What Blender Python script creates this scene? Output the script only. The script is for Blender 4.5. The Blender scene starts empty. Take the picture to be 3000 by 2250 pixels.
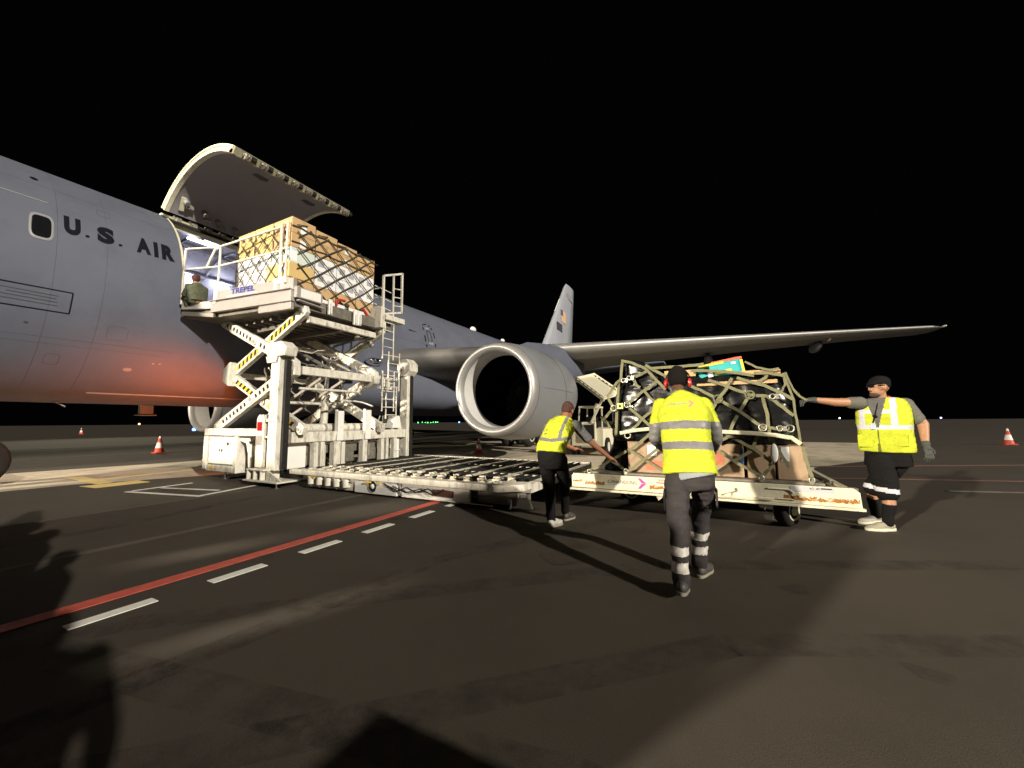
import bpy, bmesh, math, random
from mathutils import Vector as V, Matrix, noise
from mathutils.bvhtree import BVHTree
random.seed(7)
S = bpy.context.scene
COL = S.collection
R_ = math.radians

# ---------------------------------------------------------------- camera, world, light
cam_d = bpy.data.cameras.new('camera'); cam = bpy.data.objects.new('camera', cam_d); COL.objects.link(cam)
cam_d.sensor_fit = 'HORIZONTAL'; cam_d.sensor_width = 36.0; cam_d.lens = 13.673
cam_d.clip_start = 0.05; cam_d.clip_end = 4000
_R = V((0.8861495, 0.46335021, -0.00675666)); _U = V((0.05055362, -0.08216879, 0.99533543)); _W = V((-0.46063369, 0.88235757, 0.09623786))
M = Matrix((( _R.x, _U.x, -_W.x, 13.5072), (_R.y, _U.y, -_W.y, 6.0030), (_R.z, _U.z, -_W.z, 1.2519), (0, 0, 0, 1)))
cam.matrix_world = M
S.camera = cam
w = bpy.data.worlds.new('World'); S.world = w; w.use_nodes = True
bg = w.node_tree.nodes['Background']
bg.inputs['Color'].default_value = (0.75, 0.85, 1.0, 1); bg.inputs['Strength'].default_value = 0.0008   # moonless night sky
S.view_settings.view_transform = 'Standard'; S.view_settings.look = 'None'
S.view_settings.exposure = 0.0; S.view_settings.gamma = 1.0
S.view_settings.use_curve_mapping = False

AZ, EL = R_(-19), R_(21)            # key floodlight: from the right, a little behind the camera
sun_d = bpy.data.lights.new('apron_key_light', 'SUN'); sun = bpy.data.objects.new('apron_key_light', sun_d); COL.objects.link(sun)
sun_d.energy = 4.6; sun_d.color = (1.0, 0.92, 0.78); sun_d.angle = R_(0.9)
ld = -V((math.cos(EL) * math.cos(AZ), math.cos(EL) * math.sin(AZ), math.sin(EL)))
sun.rotation_euler = ld.to_track_quat('-Z', 'Y').to_euler()
# second floodlight mast, low, far behind the camera on the nose side of the aircraft
fl_d = bpy.data.lights.new('apron_floodlight', 'SPOT'); fl = bpy.data.objects.new('apron_floodlight', fl_d); COL.objects.link(fl)
FLP = V((-1.6, -24.0, 10.2)); fl.location = FLP
fl_d.energy = 135000; fl_d.color = (1.0, 0.88, 0.70); fl_d.spot_size = R_(74); fl_d.spot_blend = 0.3; fl_d.shadow_soft_size = 0.55
fl.rotation_euler = (V((11.5, 11.0, 0.4)) - FLP).to_track_quat('-Z', 'Y').to_euler()

# third floodlight: the apron on the far side of the aircraft, shining in under the belly
ff_d = bpy.data.lights.new('far_apron_floodlight', 'SPOT'); ff = bpy.data.objects.new('far_apron_floodlight', ff_d); COL.objects.link(ff)
ff.location = (-55, 24, 18); ff_d.energy = 20000; ff_d.color = (1.0, 0.90, 0.66); ff_d.spot_size = R_(60); ff_d.spot_blend = 0.6; ff_d.shadow_soft_size = 0.5
ff.rotation_euler = (V((-2, 17, 0)) - V((-55, 24, 18))).to_track_quat('-Z', 'Y').to_euler()

# ---------------------------------------------------------------- helpers
def mat(name, col, rough=0.6, metal=0.0, var=0.12, scale=6.0, bump=0.0, bscale=60.0, emit=None, estr=0.0, spec=0.5, coat=0.0, col2=None, c2lo=0.55, c2hi=0.62, c2scale=5.0, stretch=None):
    m = bpy.data.materials.new(name); m.use_nodes = True
    nt = m.node_tree; N = nt.nodes; L = nt.links
    b = N['Principled BSDF']
    b.inputs['Roughness'].default_value = rough; b.inputs['Metallic'].default_value = metal
    b.inputs['Specular IOR Level'].default_value = spec
    b.inputs['Coat Weight'].default_value = coat
    tc = N.new('ShaderNodeTexCoord'); src = tc.outputs['Object']
    if stretch:
        mp = N.new('ShaderNodeMapping'); mp.inputs['Scale'].default_value = stretch
        L.new(src, mp.inputs['Vector']); src = mp.outputs['Vector']
    n = N.new('ShaderNodeTexNoise'); n.inputs['Scale'].default_value = scale; n.inputs['Detail'].default_value = 6; n.inputs['Roughness'].default_value = 0.62
    L.new(src, n.inputs['Vector'])
    mr = N.new('ShaderNodeMapRange'); mr.inputs['From Min'].default_value = 0.25; mr.inputs['From Max'].default_value = 0.75
    mr.inputs['To Min'].default_value = 1 - var; mr.inputs['To Max'].default_value = 1 + var
    L.new(n.outputs['Fac'], mr.inputs['Value'])
    hsv = N.new('ShaderNodeHueSaturation'); hsv.inputs['Color'].default_value = (*col, 1)
    L.new(mr.outputs['Result'], hsv.inputs['Value'])
    out = hsv.outputs['Color']
    if col2 is not None:
        n2 = N.new('ShaderNodeTexNoise'); n2.inputs['Scale'].default_value = c2scale; n2.inputs['Detail'].default_value = 9; n2.inputs['Roughness'].default_value = 0.7
        L.new(src, n2.inputs['Vector'])
        m2 = N.new('ShaderNodeMapRange'); m2.inputs['From Min'].default_value = c2lo; m2.inputs['From Max'].default_value = c2hi
        L.new(n2.outputs['Fac'], m2.inputs['Value'])
        mx = N.new('ShaderNodeMixRGB'); mx.inputs['Color2'].default_value = (*col2, 1)
        L.new(m2.outputs['Result'], mx.inputs['Fac']); L.new(out, mx.inputs['Color1']); out = mx.outputs['Color']
    L.new(out, b.inputs['Base Color'])
    rr = N.new('ShaderNodeMapRange'); rr.inputs['To Min'].default_value = max(0.02, rough - 0.1); rr.inputs['To Max'].default_value = min(1, rough + 0.1)
    L.new(n.outputs['Fac'], rr.inputs['Value']); L.new(rr.outputs['Result'], b.inputs['Roughness'])
    if bump > 0:
        nb = N.new('ShaderNodeTexNoise'); nb.inputs['Scale'].default_value = bscale; nb.inputs['Detail'].default_value = 4
        L.new(src, nb.inputs['Vector'])
        bp = N.new('ShaderNodeBump'); bp.inputs['Strength'].default_value = bump; bp.inputs['Distance'].default_value = 0.02
        L.new(nb.outputs['Fac'], bp.inputs['Height']); L.new(bp.outputs['Normal'], b.inputs['Normal'])
    if emit:
        b.inputs['Emission Color'].default_value = (*emit, 1); b.inputs['Emission Strength'].default_value = estr
    return m

class MB:
    def __init__(s): s.v = []; s.f = []; s.m = []; s.s = []
    def add(s, vs, fs, m=0, smooth=False):
        o = len(s.v); s.v += [V(p) for p in vs]
        for f in fs: s.f.append([i + o for i in f]); s.m.append(m); s.s.append(smooth)
    def box(s, c, d, m=0, rot=None):
        c = V(c); h = V(d) * 0.5
        vs = []
        for x in (-1, 1):
            for y in (-1, 1):
                for z in (-1, 1):
                    p = V((x * h.x, y * h.y, z * h.z))
                    if rot is not None: p = rot @ p
                    vs.append(c + p)
        s.add(vs, [(0, 1, 3, 2), (4, 6, 7, 5), (0, 4, 5, 1), (2, 3, 7, 6), (0, 2, 6, 4), (1, 5, 7, 3)], m)
    def mm(s, a, b, m=0):
        a = V(a); b = V(b); s.box((a + b) / 2, (abs(b.x - a.x), abs(b.y - a.y), abs(b.z - a.z)), m)
    def bar(s, p, q, wd, ht, m=0, side=None):
        p = V(p); q = V(q); d = (q - p); l = d.length; d.normalize()
        up = V((0, 0, 1)) if side is None else V(side)
        if abs(d.dot(up.normalized())) > 0.98: up = V((0, 1, 0)) if abs(d.y) < 0.9 else V((1, 0, 0))
        x = d.cross(up).normalized(); z = x.cross(d).normalized()
        rot = Matrix((x, d, z)).transposed()
        s.box((p + q) / 2, (wd, l, ht), m, rot)
    def ring(s, c, ax, r, n=16, r2=None, ref=None):
        ax = V(ax).normalized()
        ref = V(ref) if ref is not None else (V((0, 0, 1)) if abs(ax.z) < 0.9 else V((1, 0, 0)))
        x = ax.cross(ref).normalized(); y = ax.cross(x).normalized()
        r2 = r if r2 is None else r2
        return [V(c) + x * r * math.cos(2 * math.pi * k / n) + y * r2 * math.sin(2 * math.pi * k / n) for k in range(n)]
    def loft(s, rings, m=0, cap=True, closed=True, smooth=True, mf=None):
        n = len(rings[0]); o = len(s.v)
        for r in rings: s.v += [V(p) for p in r]
        for i in range(len(rings) - 1):
            for k in range(n if closed else n - 1):
                a = o + i * n + k; b = o + i * n + (k + 1) % n
                s.f.append([a, b, b + n, a + n]); s.m.append(m if mf is None else mf(i, k)); s.s.append(smooth)
        if cap:
            s.add(rings[0], [list(range(n))], m if mf is None else mf(0, 0)); s.add(rings[-1], [list(range(n))], m if mf is None else mf(len(rings) - 2, 0))
    def cyl(s, p, q, r, n=14, m=0, r2=None, cap=True):
        ax = V(q) - V(p)
        s.loft([s.ring(p, ax, r, n), s.ring(q, ax, r if r2 is None else r2, n)], m, cap)
    def tube(s, pts, r, n=8, m=0, cap=True):
        pts = [V(p) for p in pts]; rings = []
        ref = None
        for i, p in enumerate(pts):
            a = pts[max(0, i - 1)]; b = pts[min(len(pts) - 1, i + 1)]
            ax = (b - a).normalized()
            if ref is None: ref = V((0, 0, 1)) if abs(ax.z) < 0.9 else V((1, 0, 0))
            x = ax.cross(ref).normalized(); ref = x.cross(ax)
            y = ax.cross(x)
            rings.append([p + x * r * math.cos(2 * math.pi * k / n) + y * r * math.sin(2 * math.pi * k / n) for k in range(n)])
        s.loft(rings, m, cap)
    def ribbon(s, pts, wd, th, nrm, m=0):
        pts = [V(p) for p in pts]; nrm = V(nrm).normalized(); rings = []
        for i, p in enumerate(pts):
            a = pts[max(0, i - 1)]; b = pts[min(len(pts) - 1, i + 1)]
            ax = (b - a).normalized(); x = ax.cross(nrm)
            x = x.normalized() if x.length > 1e-4 else V((1, 0, 0)); y = x.cross(ax).normalized()
            rings.append([p + x * wd / 2 + y * th / 2, p - x * wd / 2 + y * th / 2, p - x * wd / 2 - y * th / 2, p + x * wd / 2 - y * th / 2])
        s.loft(rings, m, True, True, False)
    def sphere(s, c, r, n=14, mrows=9, m=0, rot=None):
        c = V(c); r = V((r, r, r)) if not hasattr(r, '__len__') else V(r)
        rings = []
        for i in range(mrows + 1):
            t = math.pi * (i / mrows); t = min(max(t, 0.05), math.pi - 0.05)
            row = []
            for k in range(n):
                p = V((r.x * math.sin(t) * math.cos(2 * math.pi * k / n), r.y * math.sin(t) * math.sin(2 * math.pi * k / n), r.z * math.cos(t)))
                if rot is not None: p = rot @ p
                row.append(c + p)
            rings.append(row)
        s.loft(rings, m, True)
    def chain(s, pts, m=0, n=12):
        for p, r in pts: s.sphere(p, r, n, 8, m)
        for (p, r), (q, r2) in zip(pts, pts[1:]): s.cyl(p, q, r, n, m, r2)
    def prism(s, poly, d, m=0):
        poly = [V(p) for p in poly]; d = V(d); n = len(poly)
        s.add(poly + [p + d for p in poly], [list(range(n))[::-1], [n + i for i in range(n)]] + [[i, (i + 1) % n, n + (i + 1) % n, n + i] for i in range(n)], m)
    def torus(s, c, ax, R, r, n=18, k=6, m=0):
        ax = V(ax).normalized(); rg = s.ring(c, ax, R, n); c = V(c); rings = []
        for p in rg:
            d = (p - c).normalized()
            rings.append([p + d * r * math.cos(2 * math.pi * j / k) + ax * r * math.sin(2 * math.pi * j / k) for j in range(k)])
        rings.append(rings[0]); s.loft(rings, m, False)
    def mesh(s, name, org=V((0, 0, 0))):
        me = bpy.data.meshes.new(name)
        me.from_pydata([tuple(p - org) for p in s.v], [], s.f)
        me.polygons.foreach_set('material_index', s.m); me.polygons.foreach_set('use_smooth', s.s)
        bm = bmesh.new(); bm.from_mesh(me)
        bmesh.ops.recalc_face_normals(bm, faces=bm.faces); bm.to_mesh(me); bm.free(); me.update()
        return me
    def build(s, name, mats, parent=None, bev=0.0, kind=None, label=None):
        org = root_of(parent) if parent else V((0, 0, 0))
        me = s.mesh(name, org)
        return link_mesh(me, name, mats, parent, bev, kind, label)

def root_of(p):
    o = V((0, 0, 0))
    while p is not None: o = o + p.location; p = p.parent
    return o
def link_mesh(me, name, mats, parent=None, bev=0.0, kind=None, label=None):
    o = bpy.data.objects.new(name, me); COL.objects.link(o)
    for m in (mats if isinstance(mats, (list, tuple)) else [mats]): me.materials.append(m)
    if parent is not None: o.parent = parent
    if bev > 0:
        b = o.modifiers.new('bevel', 'BEVEL'); b.width = bev; b.segments = 2; b.limit_method = 'ANGLE'; b.angle_limit = R_(50)
    if kind: o['kind'] = kind
    if label: o['label'] = label
    return o
def thing(name, label, cat, loc=(0, 0, 0), group=None):
    o = bpy.data.objects.new(name, None); COL.objects.link(o); o.location = loc; o.empty_display_size = 0.2
    o['label'] = label; o['category'] = cat
    if group: o['group'] = group
    return o
def tag(o, label, cat, group=None):
    o['label'] = label; o['category'] = cat
    if group: o['group'] = group
    return o
def recenter(o):                      # put the origin of a one-mesh thing at the middle of its base
    me = o.data
    xs = [v.co.x for v in me.vertices]; ys = [v.co.y for v in me.vertices]; zs = [v.co.z for v in me.vertices]
    c = V(((min(xs) + max(xs)) / 2, (min(ys) + max(ys)) / 2, min(zs)))
    me.transform(Matrix.Translation(-c)); o.location = c
    return o
def dup(root, loc, label=None):
    r = root.copy(); COL.objects.link(r); r.location = loc
    if label: r['label'] = label
    for ch in list(root.children):
        c = ch.copy(); COL.objects.link(c); c.parent = r
        for g in ch.children:
            d = g.copy(); COL.objects.link(d); d.parent = c
    return r
def text_pts(s, bold=0.0, size=1.0, space=1.0):
    cu = bpy.data.curves.new('t', 'FONT'); cu.body = s; cu.size = size; cu.offset = bold; cu.space_character = space; cu.resolution_u = 4
    ob = bpy.data.objects.new('t', cu); COL.objects.link(ob)
    dg = bpy.context.evaluated_depsgraph_get()
    me = bpy.data.meshes.new_from_object(ob.evaluated_get(dg))
    bm = bmesh.new(); bm.from_mesh(me)
    yy = [v.co.y for v in bm.verts]; ya, yb = min(yy), max(yy)
    for k in range(1, 8): bmesh.ops.bisect_plane(bm, geom=bm.verts[:] + bm.edges[:] + bm.faces[:], plane_co=(0, ya + (yb - ya) * k / 8, 0), plane_no=(0, 1, 0))
    bmesh.ops.triangulate(bm, faces=bm.faces)
    vs = [v.co.copy() for v in bm.verts]; bm.verts.ensure_lookup_table()
    fs = [[v.index for v in f.verts] for f in bm.faces]
    bm.free(); bpy.data.objects.remove(ob); bpy.data.curves.remove(cu); bpy.data.meshes.remove(me)
    x0 = min(v.x for v in vs); x1 = max(v.x for v in vs); y0 = min(v.y for v in vs); y1 = max(v.y for v in vs)
    return [((v.x - x0) / (x1 - x0), (v.y - y0) / (y1 - y0)) for v in vs], fs
def flat_text(mb, s, o, u, v, m=0, bold=0.0):
    """lay writing on a flat face: o lower left corner, u the full width, v the full height"""
    pv, fs = text_pts(s, bold); o = V(o); u = V(u); v = V(v)
    mb.add([o + u * a + v * b for a, b in pv], fs, m)
def remesh(mb, voxel, smooth=4, wr=0.0, wscale=9.0, seed=0.0):
    me = mb.mesh('tmp'); ob = bpy.data.objects.new('tmp', me); COL.objects.link(ob)
    r = ob.modifiers.new('r', 'REMESH'); r.mode = 'VOXEL'; r.voxel_size = voxel
    if smooth:
        sm = ob.modifiers.new('s', 'SMOOTH'); sm.factor = 0.5; sm.iterations = smooth
    dg = bpy.context.evaluated_depsgraph_get()
    out = bpy.data.meshes.new_from_object(ob.evaluated_get(dg))
    bpy.data.objects.remove(ob)
    if wr > 0:
        nr = [v.normal.copy() for v in out.vertices]
        for v, n in zip(out.vertices, nr):
            p = v.co * wscale + V((seed, seed * 2, 0))
            d = noise.noise(p) + 0.6 * noise.noise(V((p.x * 1.3, p.y * 1.3, p.z * 3.4)) + V((5, 1, 2)))
            v.co += n * (d * wr)
    for p in out.polygons: p.use_smooth = True
    return out
def cloth(mb, name, mats, parent, voxel=0.011, smooth=4, wr=0.006, wscale=9.0, mf=None, seed=0.0):
    me = remesh(mb, voxel, smooth, wr, wscale, seed)
    if mf:
        for p in me.polygons: p.material_index = mf(p.center, p.normal)
    bvh = BVHTree.FromPolygons([v.co.copy() for v in me.vertices], [list(p.vertices) for p in me.polygons])
    me.transform(Matrix.Translation(-root_of(parent)))
    o = link_mesh(me, name, mats, parent)
    return o, bvh

# ---------------------------------------------------------------- materials
asphalt = mat('asphalt', (0.054, 0.0448, 0.035), 0.9, var=0.55, scale=190, bump=0.22, bscale=240, spec=0.25, col2=(0.040, 0.033, 0.0256), c2lo=0.45, c2hi=0.72, c2scale=0.5)
concrete = mat('concrete', (0.46, 0.40, 0.30), 0.85, var=0.25, scale=2.0, bump=0.3, bscale=90, col2=(0.24, 0.205, 0.155), c2lo=0.50, c2hi=0.7, c2scale=0.8)
white_line = mat('white_line_paint', (0.78, 0.76, 0.70), 0.7, var=0.12, scale=22, bump=0.2, bscale=120)
white_pipe = mat('worn_white_line', (0.60, 0.58, 0.53), 0.7, var=0.2, scale=14, col2=(0.35, 0.32, 0.28), c2lo=0.56, c2hi=0.7)
red_line = mat('red_line_paint', (0.50, 0.085, 0.055), 0.7, var=0.2, scale=16, col2=(0.24, 0.06, 0.045), c2lo=0.55, c2hi=0.7)
yellow_line = mat('yellow_line_paint', (0.62, 0.46, 0.12), 0.7, var=0.2, scale=9)
grey_paint = mat('aircraft_grey', (0.112, 0.122, 0.160), 0.6, var=0.07, scale=1.4, spec=0.15, col2=(0.094, 0.102, 0.134), c2lo=0.5, c2hi=0.72, c2scale=0.9)
grey_light = mat('aircraft_grey_light', (0.26, 0.265, 0.28), 0.45, var=0.07, scale=1.6)
marking = mat('black_marking', (0.006, 0.006, 0.010), 0.7, spec=0.12, var=0.2)
mark_grey = mat('dark_grey_marking', (0.05, 0.05, 0.06), 0.55, var=0.2)
lip_metal = mat('bare_metal', (0.32, 0.315, 0.31), 0.46, metal=0.5, var=0.10, scale=3)
dark_metal = mat('dark_metal', (0.03, 0.03, 0.032), 0.5, metal=0.3, var=0.2)
fan_shade_black = mat('fan_shade', (0.0012, 0.0012, 0.0012), 0.9, metal=0.0, var=0.2, spec=0.0)  # near black puts the deep intake's shade into the colour
inlet_grey = mat('inlet_liner', (0.55, 0.54, 0.52), 0.5, var=0.06)
cream = mat('cream_primer', (0.70, 0.67, 0.50), 0.55, var=0.12, scale=8, col2=(0.42, 0.39, 0.27), c2lo=0.6, c2hi=0.7)
door_inside = mat('door_lining', (0.25, 0.235, 0.255), 0.7, var=0.08, scale=3)
lining = mat('cabin_lining', (0.34, 0.33, 0.40), 0.6, var=0.08, scale=3, col2=(0.22, 0.21, 0.27), c2lo=0.55, c2hi=0.6, c2scale=2.2)
latch_metal = mat('latch_metal', (0.40, 0.385, 0.33), 0.35, metal=0.7, var=0.25, scale=20)
glass_dark = mat('dark_glass', (0.008, 0.008, 0.01), 0.08, var=0.1, spec=0.6)
lamp_white = mat('cabin_lamp', (0.9, 0.9, 0.95), 0.4, emit=(0.80, 0.82, 1.0), estr=14)
lamp_spot = mat('bright_lamp', (0.9, 0.9, 0.95), 0.4, emit=(0.82, 0.86, 1.0), estr=30)
tyre = mat('tyre_rubber', (0.022, 0.021, 0.02), 0.85, spec=0.12, var=0.3, scale=14, bump=0.3, bscale=50)
hub_white = mat('wheel_hub', (0.60, 0.58, 0.52), 0.5, var=0.15, scale=12)
white_steel = mat('white_steel', (0.64, 0.61, 0.53), 0.5, var=0.16, scale=7, bump=0.06, col2=(0.24, 0.21, 0.16), c2lo=0.50, c2hi=0.70, c2scale=6, stretch=(1.6, 1.6, .55))
white_clean = mat('white_panel', (0.76, 0.74, 0.70), 0.45, var=0.06, scale=5, col2=(0.42, 0.39, 0.33), c2lo=0.58, c2hi=0.75)
grey_steel = mat('grey_steel', (0.33, 0.31, 0.28), 0.45, metal=0.2, var=0.2, scale=9)
dirty_steel = mat('dirty_steel', (0.16, 0.145, 0.12), 0.55, metal=0.2, var=0.35, scale=10)
roller_steel = mat('roller_steel', (0.50, 0.46, 0.37), 0.5, metal=0.1, var=0.3, scale=12, col2=(0.12, 0.105, 0.085), c2lo=0.5, c2hi=0.62, c2scale=7)
black_steel = mat('black_steel', (0.02, 0.019, 0.018), 0.5, spec=0.12, var=0.3, scale=12)
hazard_yellow = mat('hazard_yellow', (0.78, 0.46, 0.03), 0.5, var=0.1)
chrome = mat('chrome', (0.75, 0.76, 0.82), 0.12, metal=1.0, var=0.05)
red_lens = mat('red_lens', (0.32, 0.01, 0.012), 0.2, var=0.15, scale=20)
blue_letters = mat('blue_letters', (0.015, 0.025, 0.22), 0.5, var=0.1)
label_grey = mat('label_grey', (0.42, 0.42, 0.46), 0.5, var=0.05)
rust_white = mat('rusty_white_paint', (0.60, 0.56, 0.42), 0.6, var=0.14, scale=6, bump=0.10, col2=(0.40, 0.29, 0.14), c2lo=0.56, c2hi=0.72, c2scale=3)
rust = mat('rust', (0.30, 0.12, 0.018), 0.85, var=0.6, scale=24, bump=0.3, col2=(0.56, 0.48, 0.33), c2lo=0.56, c2hi=0.62, c2scale=16)
cardboard = mat('cardboard', (0.50, 0.33, 0.165), 0.8, var=0.10, scale=5, bump=0.06, bscale=30)
cardboard_y = mat('cardboard_yellow', (0.60, 0.42, 0.17), 0.75, var=0.08, scale=5)
cardboard_d = mat('cardboard_dull', (0.33, 0.23, 0.145), 0.85, var=0.16, scale=5, bump=0.1, bscale=20)
carton_white = mat('white_carton', (0.74, 0.73, 0.73), 0.65, var=0.06, scale=6)
carton_green = mat('pale_green_carton', (0.58, 0.64, 0.60), 0.6, var=0.06)
paper = mat('paper_label', (0.80, 0.80, 0.80), 0.6, var=0.05)
print_grey = mat('grey_print', (0.36, 0.36, 0.40), 0.6, var=0.15, scale=30)
print_black = mat('black_print', (0.03, 0.028, 0.024), 0.6, var=0.1)
print_orange = mat('orange_print', (0.42, 0.13, 0.06), 0.6, var=0.2, scale=20)
strap_dark = mat('dark_net_strap', (0.045, 0.042, 0.026), 0.85, var=0.25, scale=30, bump=0.2)
strap_olive = mat('olive_strap', (0.165, 0.160, 0.085), 0.8, var=0.22, scale=22, bump=0.25, bscale=200)
strap_cream = mat('cream_strap', (0.50, 0.475, 0.34), 0.75, var=0.1, scale=20)
hook_red = mat('red_strap', (0.42, 0.014, 0.014), 0.7, var=0.15)
plastic_black = mat('black_plastic_wrap', (0.007, 0.007, 0.0075), 0.26, var=0.3, scale=5, bump=0.22, bscale=7, spec=0.35, stretch=(1.0, 1.0, .4))
turquoise = mat('turquoise_pack', (0.015, 0.36, 0.37), 0.4, var=0.06)
pack_yellow = mat('yellow_pack', (0.80, 0.56, 0.04), 0.4, var=0.05)
pack_red = mat('red_pack', (0.72, 0.13, 0.07), 0.4, var=0.05)
pack_blue = mat('blue_label', (0.01, 0.12, 0.36), 0.5, var=0.1)
vest_y = mat('hi_vis_yellow', (0.46, 0.515, 0.035), 0.75, spec=0.12, var=0.10, scale=14, bump=0.8, bscale=24)
refl_grey = mat('grey_reflective_tape', (0.165, 0.16, 0.165), 0.5, var=0.12, scale=25)
refl_dark = mat('dark_reflective_tape', (0.17, 0.165, 0.155), 0.55, var=0.12, scale=25)
refl_white = mat('white_reflective_tape', (0.50, 0.51, 0.56), 0.4, var=0.1, scale=25)
trouser = mat('charcoal_trousers', (0.040, 0.036, 0.037), 0.85, spec=0.12, var=0.25, scale=12, bump=0.3, bscale=90)
black_cloth = mat('black_cloth', (0.008, 0.0075, 0.0075), 0.9, spec=0.12, var=0.25, scale=12, bump=0.25, bscale=90)
shirt_grey = mat('grey_shirt', (0.11, 0.11, 0.11), 0.9, spec=0.12, var=0.15, scale=14, bump=0.3, bscale=120)
olive_cloth = mat('olive_uniform', (0.075, 0.082, 0.055), 0.9, spec=0.12, var=0.35, scale=16, bump=0.3)
red_cloth = mat('red_collar', (0.42, 0.03, 0.05), 0.8, var=0.1)
skin_dark = mat('dark_brown_skin', (0.095, 0.048, 0.028), 0.55, var=0.12, scale=14)
skin_mid = mat('brown_skin', (0.33, 0.165, 0.09), 0.55, var=0.12, scale=14)
hair_black = mat('black_hair', (0.010, 0.008, 0.007), 0.95, spec=0.12, var=0.3, scale=40, bump=0.8, bscale=160)
hair_brown = mat('brown_hair', (0.055, 0.020, 0.014), 0.9, var=0.3, scale=40, bump=0.6, bscale=150)
shoe_olive = mat('olive_shoe', (0.25, 0.23, 0.17), 0.8, var=0.15)
shoe_black = mat('dark_shoe', (0.05, 0.045, 0.04), 0.6, var=0.25)
sole_pale = mat('pale_sole', (0.55, 0.52, 0.42), 0.7, var=0.1)
ear_red = mat('red_plastic', (0.45, 0.022, 0.02), 0.3, var=0.05)
glove_dark = mat('dark_glove', (0.045, 0.048, 0.042), 0.8, var=0.2, scale=20)
cone_red = mat('cone_red', (0.50, 0.06, 0.03), 0.6, var=0.1)
cone_white = mat('cone_white', (0.74, 0.70, 0.66), 0.5, var=0.08)
pink_logo = mat('magenta_logo', (0.50, 0.03, 0.28), 0.5, var=0.05)
pink_pale = mat('faded_pink_logo', (0.50, 0.24, 0.16), 0.6, var=0.1)
grn_em = mat('green_lamp', (0, 0.2, 0), 0.4, emit=(0.1, 1.0, 0.2), estr=6)
blu_em = mat('blue_lamp', (0, 0, 0.2), 0.4, emit=(0.08, 0.2, 1.0), estr=12)
wht_em = mat('white_lamp', (0.4, 0.4, 0.4), 0.4, emit=(0.8, 0.9, 1.0), estr=8)
org_em = mat('orange_lamp', (0.4, 0.2, 0), 0.4, emit=(1.0, 0.55, 0.2), estr=6)
yel_em = mat('yellow_beacon', (0.4, 0.4, 0), 0.4, emit=(0.75, 1.0, 0.1), estr=7)
amber_em = mat('amber_beacon', (0.5, 0.15, 0.02), 0.3, emit=(1.0, 0.28, 0.05), estr=8)

# ---------------------------------------------------------------- ground and markings
def poly(name, pts, z, m, th=None):
    mb = MB(); mb.add([(x, y, z) for x, y in pts], [list(range(len(pts)))])
    return mb.build(name, m, kind='structure')
poly('ground', [(-900, -600), (900, -600), (900, 1500), (-900, 1500)], 0, asphalt)
poly('apron_concrete', [(-2.7, -25), (1.3, -25), (1.55, 9.1), (2.2, 10.4), (3.2, 12.6), (9.8, 14.4), (14.8, 17.4), (18.6, 23.2), (20.5, 33.0), (-2.1, 33), (-2.2, 12.4), (-2.75, 9.0)], 0.004, concrete)
mb = MB(); mb.mm((9.48, -30, 0.004), (9.625, 12.3, 0.008)); mb.build('red_road_line', red_line, kind='structure')
mb = MB()
for k in range(-24, 7): y0 = 7.74 + 0.768 * k; mb.mm((9.845, y0 - 0.005 * (k % 3), 0.004), (9.945, y0 + 0.42 + 0.006 * (k % 2), 0.008))
mb.build('white_road_dashes', white_line, kind='structure')
def strip(mb, a, b, wd, z0=0.004, z1=0.009): mb.bar((a[0], a[1], (z0 + z1) / 2), (b[0], b[1], (z0 + z1) / 2), wd, z1 - z0)
mb = MB()
strip(mb, (3.75, 9.22), (5.55, 9.60), 0.085); strip(mb, (3.72, 9.31), (3.61, 10.30), 0.075, z1=0.0085); strip(mb, (5.48, 9.64), (5.17, 10.75), 0.085, z1=0.0085); strip(mb, (3.80, 9.72), (5.16, 10.06), 0.07, z1=0.008)
mb.build('white_stand_bracket', white_pipe, kind='structure')
mb = MB()
mb.prism([(-0.14, 9.37, 0.004), (-0.05, 9.66, 0.004), (1.86, 9.60, 0.004), (1.93, 9.32, 0.004)], (0, 0, 0.005)); mb.prism([(2.02, 9.06, 0.004), (2.62, 9.12, 0.004), (2.58, 9.97, 0.004), (2.02, 9.96, 0.004)], (0, 0, 0.0045)); strip(mb, (1.0, 9.66), (0.6, 12.4), 0.14)
mb.build('yellow_stand_line', yellow_line, kind='structure')
mb = MB(); strip(mb, (12.9, 17.6), (30, 26.5), 0.16); strip(mb, (15.4, 16.6), (40, 24.2), 0.12)
mb.build('faded_red_apron_line', mat('faded_red_line', (0.13, 0.06, 0.045), 0.8, var=0.35, scale=5), kind='structure')
mb = MB()
for k in range(12): a = 14.0 + k * 2.2; mb.bar((a + 3, 15.6 + k * 0.67, 0.006), (a + 4.1, 15.93 + k * 0.67, 0.006), 0.11, 0.004)
mb.build('faded_white_apron_dashes', mat('faded_white_line', (0.13, 0.115, 0.09), .8, var=.4, scale=4), kind='structure')
mb = MB()
mb.mm((7.9, -30, 0.002), (8.02, 13.0, 0.004)); mb.mm((5.6, -30, 0.002), (5.66, 12.4, 0.004)); mb.mm((-9, -30, 0.002), (-8.8, 60, 0.004)); mb.mm((-16, -30, 0.002), (-15.6, 60, 0.004))
mb.build('pavement_seams', mat('seam_filler', (0.070, 0.058, 0.044), 0.85, var=0.35, scale=3), kind='structure')

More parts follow.
